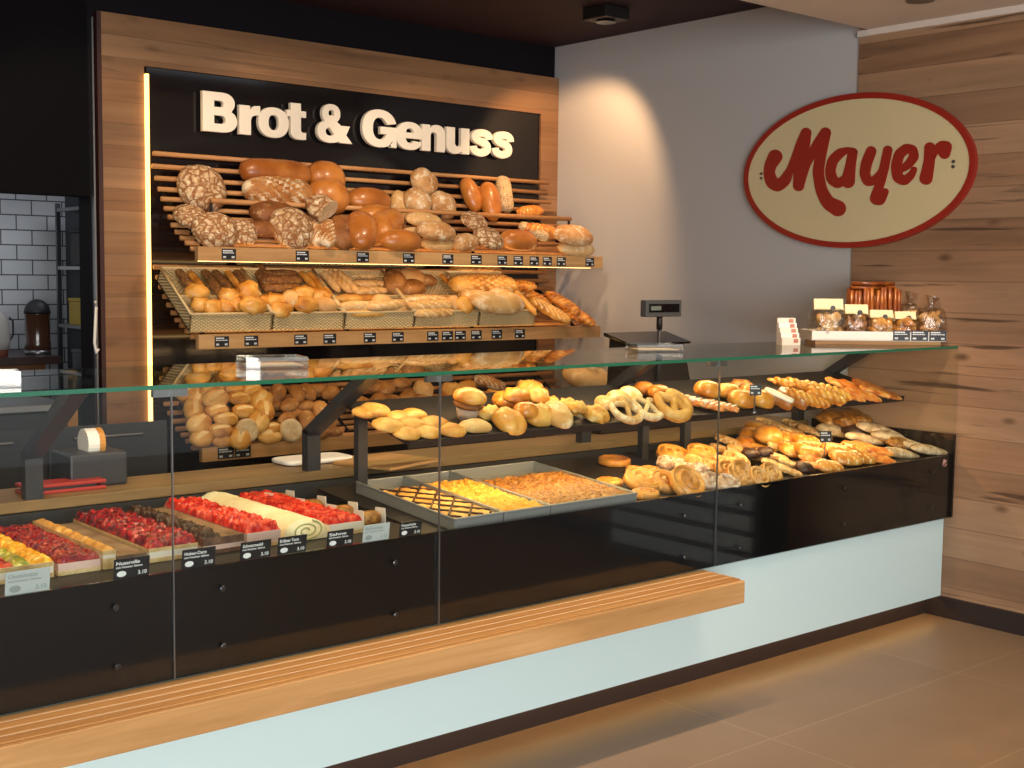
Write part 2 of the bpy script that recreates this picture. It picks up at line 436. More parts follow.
proto('braid', braid_mb(.34, .12, .10), C_BRAID, 'braided_loaf', 'golden braided loaf', 'bread')
def cut_mb():
    mb = blob(.20, .16, .13, ex=2.2, seed=12, amp=.02); n = []
    for (x, y, z) in mb.v: n.append((min(x, .015), y, z))
    mb.v = n; return mb
face = MB(); fv = [(.017, .078 * spow(math.cos(a), .9), .063 * spow(math.sin(a), .9) * (1 if math.sin(a) > 0 else .55)) for a in [2 * PI * k / 20 for k in range(20)]]
face.add(fv + [(.012, y * .9, z * .9) for _, y, z in fv], [tuple(range(20)), tuple(range(20, 40))[::-1]] + [(k, 20 + k, 20 + (k + 1) % 20, (k + 1) % 20) for k in range(20)])
proto('cut', cut_mb(), C_CRACK, 'half_loaf', 'halved loaf showing pale crumb', 'bread', [('cut_face', face.mesh('cut_face', C_CRUMB))])
proto('stick', blob(.26, .06, .05, ex=3.0, nl=50, nc=18, seed=13, fn=slash(5, .15, 1.5), amp=.03, gfn=gsl(5, 1.5, .16)), [C_PALE, C_CUTL], 'bread_stick', 'pale slashed bread stick', 'bread stick')
proto('gstick', blob(.26, .055, .05, ex=2.6, nl=20, nc=12, seed=14, amp=.05), C_GOLD, 'bread_stick', 'golden bread stick', 'bread stick')
proto('dstick', blob(.24, .065, .055, ex=2.8, nl=20, nc=12, seed=15, amp=.06), C_DSEED, 'bread_stick', 'dark seeded bread stick', 'bread stick')
proto('cstick', blob(.24, .055, .045, ex=3, nl=24, nc=12, seed=16, fn=lumps(.5, 60), amp=.05), C_CHEESE, 'bread_stick', 'cheese-topped bread stick', 'bread stick')
proto('baton', blob(.34, .11, .09, ex=3.4, nl=80, nc=28, seed=17, fn=slash(7, .12, 2.6), amp=.02, gfn=gsl(7, 2.6, .2)), [C_GOLD, C_CUTL], 'white_loaf', 'long slashed golden loaf', 'bread')
proto('roll', blob(.11, .072, .052, nl=24, nc=28, ex=2.2, seed=18, fn=crease(.45), amp=.09, gfn=lambda u, a: abs(math.cos(a)) < .17 and math.sin(a) > 0 and abs(u) < .75), [C_ROLL, C_CUTL], 'bread_roll', 'golden creased roll', 'bread roll')
proto('sroll', blob(.105, .08, .058, nl=16, nc=14, ex=2.1, seed=19, fn=lumps(.30, 80), amp=.12), C_GOLD, 'bread_roll', 'golden seeded roll', 'bread roll')
proto('broll', blob(.09, .052, .042, nl=14, nc=12, ex=2.2, seed=20, amp=.11), C_ROLLB, 'bread_roll', 'small brown roll', 'bread roll')
proto('proll', blob(.09, .075, .055, nl=14, nc=12, ex=2.2, seed=21, amp=.05), C_PALE, 'bread_roll', 'pale floury roll', 'bread roll')
proto('froll', blob(.11, .10, .045, nl=16, nc=16, ex=2.1, seed=22, amp=.07), C_ROLL, 'bread_roll', 'flat round roll', 'bread roll')
proto('kais', blob(.10, .10, .065, nl=20, nc=20, ex=2.05, seed=23, fn=star(5, .16), amp=.03), C_GOLD, 'kaiser_roll', 'golden star-cut kaiser roll', 'bread roll')
proto('bun', blob(.11, .10, .085, nl=18, nc=16, ex=2.1, seed=24, amp=.05), C_GLOSS, 'sweet_bun', 'shiny golden bun', 'bun')
proto('cheese', blob(.10, .085, .06, nl=18, nc=16, ex=2.1, seed=25, fn=lumps(.5, 50), amp=.06), C_CHEESE, 'cheese_roll', 'cheese-topped roll', 'bread roll')
proto('cutroll', disc(.045, .035, 6, 18, lambda r, a: .012 if r < .85 else .012 - (r - .85) * .04), [C_CRUMB, C_ROLL], 'bread_roll', 'cut-face round roll', 'bread roll')
proto('pwd', blob(.12, .075, .055, nl=20, nc=14, ex=2.1, seed=26, fn=crease(.25), amp=.07), C_PWD, 'powdered_pastry', 'powdered white pastry', 'pastry')
def pretzel_mb(R=.075, r=.014):
    pts, rs = [], []
    for i in range(61):
        t = i / 60 * 2 - 1; th = t * 4.3
        rad = R * (1 - .10 * abs(t))
        if abs(t) < .72: p = Vector((rad * math.sin(t * 3.6), -R * .85 * math.cos(t * 3.6), 0))
        else:
            s = (abs(t) - .72) / .28; e = Vector((math.sin(.72 * 3.6) * rad, -R * .85 * math.cos(.72 * 3.6), 0)); q = Vector((-.045, -.05, .012))
            p = e.lerp(q, s); p.z = .016 * math.sin(s * PI)
            if t < 0: p.x = -p.x
        pts.append(p); rs.append(r * (1.35 - .6 * abs(t)))
    return MB().tube(pts, rs, 8)
proto('pretz', pretzel_mb(), C_PWD, 'soft_pretzel', 'sugar-white soft pretzel', 'pretzel')
proto('gpretz', pretzel_mb(.075, .02), C_ROLL, 'soft_pretzel', 'large golden soft pretzel', 'pretzel')
def spiral(H, turns=2.6, d=.006):
    return lambda r, a: H * .5 * (1 - .35 * r * r) + d * math.cos(2 * PI * (r * turns - a / (2 * PI))) * (1 if r < .97 else .3)
sg = lambda r, a: math.cos(2 * PI * (r * 2.6 - a / (2 * PI))) < -.55
proto('snail', disc(.055, .035, 18, 32, spiral(.035), gmat=sg), [C_SNAIL, C_SNAILG], 'pastry_snail', 'glazed spiral pastry snail', 'pastry')
proto('bsnail', disc(.07, .04, 18, 32, spiral(.04, 2.2), gmat=lambda r, a: math.cos(2 * PI * (r * 2.2 - a / (2 * PI))) < -.7), [C_GOLD, C_SNAILG], 'pastry_snail', 'big golden round spiral pastry', 'pastry')
proto('dsnail', disc(.055, .04, 16, 28, spiral(.045, 2.0, .009)), C_DUST, 'pastry_snail', 'sugar-dusted spiral pastry', 'pastry')
proto('flat', disc(.085, .03, 14, 32, lambda r, a: .012 + .008 * math.exp(-((r - .86) / .1) ** 2) + .002 * math.sin(9 * a + 14 * r), .95), C_GOLD, 'flatbread', 'flat golden round bread', 'pastry')
proto('strip', blob(.17, .055, .035, nl=24, nc=12, ex=4, cx=3, seed=27, fn=ridges(7, .10), amp=.05), C_NUT, 'nut_pastry', 'nut-topped pastry strip', 'pastry')
proto('pstrip', blob(.17, .055, .035, nl=24, nc=12, ex=4, cx=3, seed=28, fn=lumps(.3, 50), amp=.05), C_PIZZA, 'pizza_strip', 'red-topped pizza strip', 'pastry')
ice = MB()
for q in range(5): ice.add([(x, y, .016 + .003 * math.cos(w)) for x, y, w in ((-.06 + q * .026, -.02, 0), (-.048 + q * .026, -.02, 1), (-.036 + q * .026, .02, 0), (-.048 + q * .026, .02, 1))] +
                           [(x, y, .010) for x, y in ((-.06 + q * .026, -.02), (-.048 + q * .026, -.02), (-.036 + q * .026, .02), (-.048 + q * .026, .02))], [(0, 1, 2, 3), (4, 7, 6, 5), (0, 4, 5, 1), (1, 5, 6, 2), (2, 6, 7, 3), (3, 7, 4, 0)])
PR['pstrip']['kids'].append(('white_topping', ice.mesh('white_topping', C_TOPW)))
proto('brick', blob(.15, .07, .06, nl=20, nc=14, ex=5, cx=4, seed=29, amp=.03), C_BROWN2, 'iced_pastry', 'white-iced brown pastry block', 'pastry',
      [('icing', blob(.14, .06, .02, nl=14, nc=12, ex=5, cx=3, seed=30, amp=.08).mesh('icing', C_TOPW, True))])
for v in PR['brick']['kids'][0][1].vertices: v.co.z += .027
def twist_mb(L=.17, r=.02):
    mb = MB()
    for s in (0, PI):
        pts = [((i / 36 - .5) * L, math.cos(i / 36 * 5 * PI + s) * r * .75, math.sin(i / 36 * 5 * PI + s) * r * .55) for i in range(37)]
        mb.tube(pts, [r * (.55 + .5 * math.sin(PI * i / 36)) for i in range(37)], 8)
    return mb
proto('twist', twist_mb(), C_GLOSS, 'pastry_twist', 'golden cheese twist', 'pastry')
proto('slice', blob(.17, .075, .022, nl=20, nc=14, ex=2.6, cx=2.6, seed=31, fn=lumps(.35, 45), amp=.05), C_PIZZA, 'pizza_slice', 'flat pizza pastry slice', 'pastry')
proto('pocket', blob(.15, .11, .06, nl=22, nc=18, ex=2.8, seed=32, fn=slash(4, .12, 1.4), amp=.08, gfn=gsl(4, 1.4, .12)), [C_GLOSS, C_CUTL], 'puff_pastry', 'glossy golden puff pastry', 'pastry')
proto('berry', blob(.13, .09, .05, nl=20, nc=16, ex=2.6, seed=33, fn=lumps(.4, 40), amp=.06), C_NUTC, 'nut_bun', 'caramel-brown nut pastry', 'pastry')
proto('gfl', blob(.19, .07, .045, nl=22, nc=14, ex=2.0, seed=34, fn=crease(.2), amp=.05, taper=.25), C_GREYP, 'floured_pastry', 'pale floured pastry point', 'pastry')
proto('choc', blob(.075, .06, .04, nl=16, nc=12, ex=2.6, seed=35, fn=lumps(.3, 60), amp=.05), C_CHOC, 'chocolate_pastry', 'dark chocolate-topped pastry', 'pastry')
proto('crois', blob(.15, .06, .06, nl=30, nc=14, ex=1.7, seed=36, fn=ridges(7, .13), bend=.035), C_GOLD, 'croissant', 'golden curved croissant', 'pastry')

def frame(y, z, deg): 
    t = math.radians(deg); return Vector((0, y, z)), Vector((0, -math.sin(t), math.cos(t))), t
def put(P, px, py, w, fr, yaw=0, lift=0, pitch=0, stretch=None):
    p0, n, t = fr
    R = Matrix.Rotation(t + math.radians(pitch), 3, 'X') @ Matrix.Rotation(math.radians(yaw), 3, 'Z')
    app = math.sqrt(sum((P[k] * (R @ Vector(v)).dot(RT)) ** 2 for k, v in (('L', (1, 0, 0)), ('W', (0, 1, 0)), ('H', (0, 0, 1)))))
    q = at_plane(px, py, p0, n); app = max(app, P['L'] * .5, P['W'] * .8)
    s = w * (q - CAM).dot(FW) / F / app
    zb = P['zb'] * s
    if pitch: zb = max(zb, abs(math.sin(math.radians(pitch))) * P['W'] * s * .42)
    q = at_plane(px, py, p0 + n * (zb + lift), n)
    s = w * (q - CAM).dot(FW) / F / app
    lim = 5.29 if q.y > 5 else 5.34
    if q.x > lim: q = at(px, py, 'x', lim)
    o = bpy.data.objects.new(P['name'], P['me']); COL.objects.link(o)
    o.matrix_world = Matrix.Translation(q) @ R.to_4x4() @ Matrix.Diagonal((s, s, s * (stretch or 1), 1))
    for nm, me in P['kids']:
        c = bpy.data.objects.new(nm, me); COL.objects.link(c); c.parent = o
    return o
ZN = {}
def zone(org, sc, fr, place, group, items, k_=1.0, dp=0):
    """items: (kind, x, y, width, yaw, lift, pitch) in pixels of an enlarged view; labels count from the left"""
    its = sorted(items, key=lambda i: org[0] + i[1] / sc)
    for k, it in enumerate(its):
        key, x, y, w = it[:4]; yaw, lift, pitch = (tuple(it[4:]) + (0, 0, 0))[:3]
        P = PR[key]
        o = put(P, org[0] + x / sc, org[1] + y / sc, w * k_ / sc, fr, yaw, lift, pitch or dp)
        tag(o, '%s, %s from left %s' % (P['desc'], ORD[k], place), P['cat'], group)
# ------------------------------------------------------------------ room shell
XW = 5.45
def wallbox(name, lo, hi, m, label=None):
    return structure(MB().box(lo, hi).obj(name, m), label)
wallbox('floor', (-4, -4, -.1), (5.6, 9.2, 0), FLOOR)
wallbox('wall_right', (XW, 3.80, 0), (5.6, 6.2, 3.2), WHITEW)
wallbox('wall_right_front', (XW - .01, -4, 0), (5.6, 3.80, 3.2), WOODW)
wallbox('ceiling', (-4, -4, 2.82), (XW - .01, 3.74, 2.95), CEILL)
wallbox('ceiling_rear', (-4, 3.74, 3.03), (XW, 6.3, 3.15), CEILD)
wallbox('trim_1', (XW - .03, -4, 2.79), (XW - .01, 3.80, 2.82), CEILL)
wallbox('baseboard_right', (XW - .03, -4, 0), (XW - .01, 3.30, .098), PLINTH)
wallbox('wall_back', (2.44, 6.06, 0), (XW, 6.2, 3.03), BLACKS)
wallbox('wall_back_header', (-4, 6.06, 1.955), (2.44, 6.2, 3.03), plain('black_header', '0d0b0e', .8, spec=.1))
wallbox('wall_left', (-4.1, -4, 0), (-4, 9.2, 3.15), BLACKM)
# oak surround of the bread wall (left post, head, right post)
mb = MB(); mb.box((2.49, 6.015, 0), (2.705, 6.058, 2.60)); mb.box((2.49, 6.015, 2.60), (XW - .004, 6.058, 2.832)); mb.box((5.302, 6.015, 0), (XW - .004, 6.058, 2.60))
structure(mb.obj('trim_2', WOODF))
structure(MB().box((2.468, 6.013, 0), (2.49, 6.058, 2.832)).obj('trim_3', plain('dark_red_edge', '3a1c18', .5)))
structure(MB().box((2.446, 6.02, 0), (2.454, 6.058, 2.80)).obj('trim_4', GREYM))
structure(MB().box((2.722, 6.03, 0), (5.302, 6.058, 2.60)).obj('trim_5', BLACKG))
o = MB().box((2.7065, 5.996, .56), (2.7205, 6.03, 2.56)).obj('light_strip', LED)
tag(o, 'glowing warm vertical light strip along left edge of black sign board', 'light')
# back room seen past the oak post
wallbox('wall_kitchen', (-4, 8.0, 0), (3.06, 8.1, 2.6), TILE)
wallbox('wall_kitchen_side', (3.06, 8.05, 0), (4.4, 8.15, 2.6), plain('back_grey', '4a4c50', .6))
wallbox('wall_kitchen_right', (3.75, 6.2, 0), (3.85, 8.05, 2.6), plain('back_dark', '2a2a2e', .6))
wallbox('ceiling_kitchen', (-4, 6.2, 2.3), (3.85, 8.1, 2.4), plain('kitchen_ceiling', '75777a', .7))

# wall sign letters
sg_t = thing('sign_lettering', 'raised cream "Brot & Genuss" lettering on the black board', 'sign', (4.04, 6.03, 2.4))
def arc(cx, cy, rx, ry, a0, a1, n=14, e=2.25):
    return [(cx + rx * spow(math.cos(math.radians(a0 + (a1 - a0) * k / n)), 2 / e), cy + ry * spow(math.sin(math.radians(a0 + (a1 - a0) * k / n)), 2 / e)) for k in range(n + 1)]
def ribbon(pts, w):
    q = []
    for i in range(len(pts) - 1):
        a, b, c, d = pts[max(i - 1, 0)], pts[i], pts[i + 1], pts[min(i + 2, len(pts) - 1)]
        for k in range(6):
            t = k / 6; q.append(tuple(.5 * (2 * b[m] + (c[m] - a[m]) * t + (2 * a[m] - 5 * b[m] + 4 * c[m] - d[m]) * t * t + (3 * b[m] - a[m] - 3 * c[m] + d[m]) * t ** 3) for m in (0, 1)))
    q.append(pts[-1]); L, R_ = [], []
    for i, p in enumerate(q):
        a, b = q[max(i - 1, 0)], q[min(i + 1, len(q) - 1)]; dx, dy = b[0] - a[0], b[1] - a[1]; l = math.hypot(dx, dy)
        L.append((p[0] - dy / l * w, p[1] + dx / l * w)); R_.append((p[0] + dy / l * w, p[1] - dx / l * w))
    return L + R_[::-1]
nn_ = [(0, 0), (0, .74), (.215, .74), (.215, .645)] + arc(.43, .50, .24, .255, 120, 0, 12) + [(.67, 0), (.44, 0), (.44, .43)] + arc(.335, .43, .105, .125, 0, 180, 10) + [(.23, 0)]
GL = {'B': [[[(0, 0), (0, 1)] + arc(.44, .745, .29, .255, 90, -40, 12) + arc(.44, .285, .345, .285, 55, -90, 14), [(.245, .81)] + arc(.40, .715, .085, .095, 90, -90, 8) + [(.245, .62)], [(.245, .43)] + arc(.42, .31, .11, .12, 90, -90, 8) + [(.245, .19)]]],
      'r': [[[(0, 0), (0, .74), (.215, .74), (.215, .62), (.26, .69), (.33, .745), (.44, .755), (.44, .53), (.34, .525), (.265, .48), (.235, .38), (.235, 0)]]],
      'o': [[arc(.36, .37, .36, .39, 0, 354, 47), arc(.36, .37, .135, .215, 0, 354, 47)]],
      't': [[[(0, .74), (.105, .74), (.105, .94), (.335, .94), (.335, .74), (.465, .74), (.465, .595), (.335, .595), (.335, .24), (.35, .18), (.39, .165), (.465, .165), (.465, .0), (.35, -.012), (.24, -.005), (.15, .04), (.11, .11), (.105, .2), (.105, .595), (0, .595)]]],
      '&': [[arc(.37, .775, .235, .245, 0, 354, 40), arc(.37, .785, .085, .10, 0, 354, 30)], [arc(.34, .275, .34, .295, 0, 354, 47), arc(.335, .275, .13, .125, 0, 354, 40)], [[(.16, .62), (.39, .72), (.92, 0), (.60, 0)]], [[(.55, .14), (.66, .45), (.86, .45), (.72, .10)]]],
      'G': [[arc(.43, .5, .43, .52, 28, 322, 40) + [(.70, .11), (.715, .0), (.86, .0), (.86, .545), (.46, .545), (.46, .365), (.645, .365)] + arc(.435, .5, .19, .32, 315, 38, 34) + [(.64, .64), (.85, .68)]]],
      'e': [[[(.70, .315)] + arc(.35, .37, .355, .39, 0, 322, 44) + [(.66, .20), (.455, .225)] + arc(.355, .36, .13, .205, 310, 192, 14) + [(.225, .315)], [(.235, .455)] + arc(.352, .455, .115, .145, 176, 4, 14) + [(.47, .455)]]],
      'n': [[nn_]], 'u': [[[(.67 - x, .74 - y) for x, y in nn_]]],
      's': [[ribbon([(.57, .50), (.54, .61), (.44, .665), (.28, .67), (.16, .62), (.135, .53), (.20, .455), (.33, .41), (.46, .355), (.515, .25), (.475, .135), (.34, .075), (.20, .09), (.11, .15), (.085, .25)], .10)]]}
def glyph(ch, x0, x1, z0, z1):
    mb = MB(); sp = [q for part in GL[ch] for q in part]
    xs = [p[0] for q in sp for p in q]; a, b = min(xs), max(xs); h = z1 - z0
    for part in GL[ch]:
        cu = bpy.data.curves.new('letter', 'CURVE'); cu.dimensions = '2D'; cu.fill_mode = 'BOTH'; cu.extrude = .011; cu.bevel_depth = .003
        for q in part:
            s = cu.splines.new('POLY'); s.points.add(len(q) - 1); s.use_cyclic_u = True
            for k, (x, y) in enumerate(q): s.points[k].co = (x0 + (x - a) / (b - a) * (x1 - x0), z0 + y * h, 0, 1)
        ob = bpy.data.objects.new('tmp', cu); COL.objects.link(ob)
        dg = bpy.context.evaluated_depsgraph_get(); me = bpy.data.meshes.new_from_object(ob.evaluated_get(dg))
        dz_ = .0007 * GL[ch].index(part)
        mb.add([Vector((v.co.x, 5.992 - v.co.z - dz_, v.co.y)) - Vector((4.04, 6.03, 2.4)) for v in me.vertices], [tuple(p.vertices) for p in me.polygons])
        COL.objects.unlink(ob); bpy.data.objects.remove(ob)
    mb.obj('letter', CREAMW, sg_t)
for ch, u0, u1 in (('B', 5, 109), ('r', 119, 181), ('o', 178, 270), ('t', 266, 324), ('&', 361, 466), ('G', 502, 606), ('e', 607, 689), ('n', 688, 757), ('u', 764, 833), ('s', 837, 906), ('s', 906, 972)):
    xa, xb = (at(200 + u / 3.103, 120, 'y', 5.97).x for u in (u0, u1))
    glyph(ch, xa + .014, xb + .014, 2.309, 2.504)
for x in (3.12, 3.75, 4.4, 4.95):
    MB().box((x - 4.04 - .01, -.022, -.02), (x - 4.04 + .01, .0, .02)).obj('standoff', BLACKM, sg_t)

# oval shop sign on the right wall
SX = 5.418
sign = thing('oval_sign', 'cream oval sign with red rim and red "Mayer" script', 'sign', (SX, 3.81, 2.137))
def ell(a, b, n=72): return [(a * math.cos(2 * PI * k / n), b * math.sin(2 * PI * k / n)) for k in range(n)]
MB().prism(ell(.672, .378), 'x', -.0, .028).obj('sign_panel', CREAM, sign)
o_, i_ = ell(.676, .381), ell(.647, .352); n = 72
mb = MB(); vs = [(-.004, y, z) for y, z in o_] + [(-.004, y, z) for y, z in i_] + [(.03, y, z) for y, z in o_] + [(.0005, y, z) for y, z in i_]
fs = []
for k in range(n):
    j = (k + 1) % n; fs += [(k, n + k, n + j, j), (k, j, 2 * n + j, 2 * n + k), (n + k, 3 * n + k, 3 * n + j, n + j)]
mb.add(vs, fs); mb.obj('rim', RED, sign)
STK = [[(187, 292, 22), (170, 322, 18), (166, 350, 17), (176, 378, 20), (195, 392, 18), (220, 372, 18), (238, 335, 11), (258, 285, 12), (275, 245, 15), (291, 212, 16)],
       [(291, 212, 16), (282, 270, 18), (268, 330, 17), (266, 390, 17)], [(266, 390, 16), (290, 320, 13), (325, 255, 14), (356, 212, 17)],
       [(356, 212, 17), (340, 285, 17), (331, 345, 17), (342, 405, 18), (365, 448, 21), (398, 466, 25)],
       [(448, 278, 15), (432, 268, 8), (405, 280, 15), (380, 305, 16), (372, 340, 16), (378, 368, 17), (398, 384, 15), (425, 366, 13), (440, 335, 11)],
       [(448, 278, 15), (440, 325, 16), (432, 375, 21)],
       [(510, 274, 16), (494, 315, 17), (488, 350, 16), (498, 376, 15), (520, 374, 13), (545, 345, 11), (560, 305, 12), (566, 270, 14)],
       [(566, 270, 14), (556, 320, 15), (543, 375, 14), (530, 410, 14), (522, 435, 16), (540, 440, 16), (557, 410, 11)],
       [(604, 338, 11), (635, 320, 13), (655, 292, 15), (650, 268, 15), (628, 264, 15), (604, 285, 16), (594, 325, 16), (600, 362, 17), (622, 374, 15), (645, 355, 12), (655, 335, 9)],
       [(708, 262, 17), (706, 310, 17), (695, 365, 20)], [(706, 315, 11), (722, 275, 12), (748, 256, 17), (768, 255, 14), (757, 280, 18)]]
mb = MB()
SC_ = 5.418
for st in STK:
    pts = []
    for (x0, y0, r0), (x1, y1, r1) in zip(st, st[1:]):
        for k in range(18):
            t = k / 18; pts.append((x0 + (x1 - x0) * t, y0 + (y1 - y0) * t, (r0 + (r1 - r0) * t) * 1.1))
    pts.append((st[-1][0], st[-1][1], st[-1][2] * 1.1))
    q = [p for p in pts]
    for _ in range(24):                                             # smooth the stroke
        q = [q[0]] + [tuple((q[i - 1][c] + 2 * q[i][c] + q[i + 1][c]) / 4 for c in range(3)) for i in range(1, len(q) - 1)] + [q[-1]]
    for idx, (x, y, r) in enumerate(q):
        ring = []
        for k in range(16):
            a = 2 * PI * k / 16; w = at(720 + (x + r * math.cos(a)) / 3.368, 70 + (y + r * math.sin(a)) / 3.368, 'x', SX)
            ring.append((w.y - 3.81, w.z - 2.137))
        e = -.0035 - .000005 * idx
        mb.add([(e, y_, z_) for y_, z_ in ring] + [(.001, y_, z_) for y_, z_ in ring], [tuple(range(16))] + [(k, 16 + k, 16 + (k + 1) % 16, (k + 1) % 16) for k in range(16)])
        if False:
            (x0, y0, r0) = q[idx - 1]; d = Vector((x - x0, y - y0)); d.normalize(); nn = Vector((-d.y, d.x))
            quad = [(x0 + nn.x * r0, y0 + nn.y * r0), (x + nn.x * r, y + nn.y * r), (x - nn.x * r, y - nn.y * r), (x0 - nn.x * r0, y0 - nn.y * r0)]
            w = [at(720 + a / 3.368, 70 + b / 3.368, 'x', SX) for a, b in quad]
            mb.add([(-.0036 - .00001 * (idx % 37), v.y - 3.81, v.z - 2.137) for v in w], [(0, 1, 2, 3)])
mb.obj('script_lettering', RED, sign)
for px, py in ((140, 357), (787, 317)):
    w = at(720 + px / 3.368, 70 + py / 3.368, 'x', SX)
    for dz in (.012, -.012):
        MB().lathe([(.001, .0), (.008, .001), (.008, .008)], 10).obj('screw_cap', GREYM, sign).matrix_local = Matrix.Translation((-.006, w.y - 3.81, w.z - 2.137 + dz)) @ Matrix.Rotation(PI / 2, 4, 'Y')

# ceiling lamps
lamp = thing('ceiling_spotlight', 'square black spotlight box under the brown ceiling', 'lamp', (4.86, 5.0, 3.03))
MB().box((-.09, -.09, -.065), (.09, .09, 0)).obj('housing', BLACKM, lamp, bevel=.006)
MB().lathe([(.055, -.076), (.05, -.070)], 16).obj('lens', BLACKG, lamp)
lamp = thing('recessed_downlight', 'small round downlight in the pale ceiling above the counter', 'lamp', (5.02, 3.2, 2.82))
MB().lathe([(.06, -.006), (.06, 0)], 20).obj('trim_ring', GREYM, lamp)

# ------------------------------------------------------------------ bread rack
rack = thing('bread_rack', 'three-tier wooden bread rack of round rails below the black sign', 'rack', (4.0, 6.0, 0))
OX = Vector((4.0, 6.0, 0))
def rel(*p): return Vector(p) - OX
R1 = [(5.965, 2.174), (5.978, 2.113), (5.946, 2.053), (5.913, 1.998), (5.881, 1.949), (5.848, 1.902), (5.805, 1.859), (5.773, 1.82), (5.731, 1.786), (5.678, 1.757), (5.625, 1.733), (5.57, 1.705)]
R2 = [(5.974, 1.618), (5.947, 1.567), (5.914, 1.521), (5.87, 1.475), (5.827, 1.434), (5.783, 1.397), (5.741, 1.364), (5.687, 1.34), (5.634, 1.316), (5.575, 1.29)]
R3 = [(y, z - .53) for y, z in R2]
for tier in (R1, R2, R3):
    for y, z in tier:
        MB().tube([rel(2.724, y, z), rel(5.325, y, z)], .012, 8).obj('rail', WOODR, rack, True)
w0 = at(198, 200, 'y', 5.745)
MB().tube([rel(2.92, 5.745, w0.z), rel(5.315, 5.745, w0.z)], .013, 8).obj('rail', WOODR, rack, True)
for x in (2.92, 3.62, 4.32, 5.30): MB().box(rel(x - .006, 5.74, 1.80), rel(x + .006, 5.75, w0.z - .010)).obj('rail_support', BLACKM, rack)
for zb, x0, x1 in ((1.648, 2.722, 5.345), (1.235, 2.722, 5.337), (.70, 2.735, 5.33)):
    MB().box(rel(x0, 5.49, zb), rel(x1, 5.522, zb + .068)).obj('front_board', WOODB, rack)
for zz in (1.66, 1.245, .72):                                   # dark carrying brackets under each tier
    for x in (2.80, 3.62, 4.45, 5.22):
        MB().prism([(5.53 - 6, zz), (5.53 - 6, zz + .02), (6.03 - 6, zz + .34), (6.03 - 6, zz + .30)], 'x', x - 4 - .004, x - 4 + .004).obj('bracket', BLACKS, rack)
for zb in (1.647, 1.240):  # lower strip is unseen, added to light the tier below
    MB().box(rel(2.76, 5.545, zb), rel(5.30, 5.57, zb + .006)).obj('light_strip', LEDS, rack)

# ------------------------------------------------------------------ counter
C0, C1 = .3, 5.438
case = thing('display_case', 'glass bakery display case with black gloss front', 'display case', (0, 3.2, 0))
def cb(name, lo, hi, m, par=None, off=(0, 3.2, 0), bevel=0):
    a = Vector(lo) - Vector(off); b = Vector(hi) - Vector(off); return MB().box(a, b).obj(name, m, par or case, bevel=bevel)
JX = [C0, 1.502, 2.408, 3.742, C1]
for a, b in zip(JX, JX[1:]):
    cb('black_panel', (a + .001, 3.199, .4825), (b - .001, 3.212, .782), BLACKG)
    cb('front_glass', (a + .0012, 3.188, .4825), (b - .0012, 3.196, 1.281), GLASS)
mb = MB(); mb.box((C0, -.005, 1.283), (C1, .68, 1.295)); mb.mi = [0, 0, 1, 1, 0, 1]
mb.obj('glass_top', [GLASST, GEDGE], case)
cb('joint_seal', (2.4035, 3.1875, .487), (2.4065, 3.196, 1.281), GREYM); cb('joint_seal', (1.500, 3.1875, .487), (1.5025, 3.196, 1.281), GREYM); cb('joint_seal', (3.741, 3.1875, .487), (3.7428, 3.196, 1.281), GREYM)
for x in (1.502, 2.408, 3.742): cb('glass_clamp', (x - .05, 3.197, 1.262), (x + .05, 3.212, 1.282), GREYM)
cb('cake_bed', (C0, 3.213, .76), (2.405, 4.03, .775), BLACKM)
SL = .08
def zb_(y): return .765 + SL * (y - 3.215)
mb = MB().prism([(3.213 - 3.2, zb_(3.213) - .012), (3.213 - 3.2, zb_(3.213)), (3.93 - 3.2, zb_(3.93)), (3.93 - 3.2, zb_(3.93) - .012)], 'x', 2.408, C1 - .016)
mb.obj('pastry_bed', BLACKM, case)
cb('bed_back', (C0, 4.015, .735), (C1 - .016, 4.03, .83), DARKG)
cb('case_floor', (C0, 3.213, .487), (C1 - .016, 4.03, .50), BLACKM)
cb('side_panel', (C1 - .014, 3.186, .485), (C1, 4.0, .88), BLACKG)
UP_T = 14.0
uf = frame(3.453, 1.037, UP_T)
mb = MB(); M = Matrix.Translation((0, 3.453 - 3.2, 1.037)) @ Matrix.Rotation(math.radians(UP_T), 4, 'X')
mb.box((2.47, 0, -.012), (5.40, .42, 0), M=M); mb.box((2.47, -.008, -.02), (5.40, 0, .006), M=M)
mb.obj('upper_tray', BLACKM, case)
for x in (2.52, 3.98, 4.25): cb('tray_post', (x - .02, 3.80, zb_(3.8) - .02), (x + .02, 3.83, 1.118), DARKG)
for x in (1.43, 2.46, 3.85, 5.38):
    mb = MB()
    mb.box((x - .028, 4.035 - 3.2, .868), (x + .028, 4.075 - 3.2, 1.02))
    mb.prism([(4.075 - 3.2, 1.015), (4.035 - 3.2, 1.0), (3.60 - 3.2, 1.268), (3.60 - 3.2, 1.282), (3.66 - 3.2, 1.282)], 'x', x - .028, x + .028)
    mb.obj('glass_bracket', DARKG, case)
for px, py in ((116, 607.7), (117.7, 667), (222.7, 588.4), (223.5, 645.8), (395, 562.6), (395.8, 614.6), (741, 505), (685, 515.6), (739.6, 547.6), (684.5, 557), (844.7, 488), (843.8, 524), (933, 472), (931.8, 507.5)):
    w = at(px, py, 'y', 3.188)
    MB().lathe([(.009, 0), (.009, .004), (.006, .006), (.001, .006)], 14).obj('screw_cap', plain('cap_metal', '55585b', .2, .9) if 'cap_metal' not in MATS else MATS['cap_metal'], case).matrix_local = Matrix.Translation((w.x, 3.188 - 3.2, w.z)) @ Matrix.Rotation(PI / 2, 4, 'X')
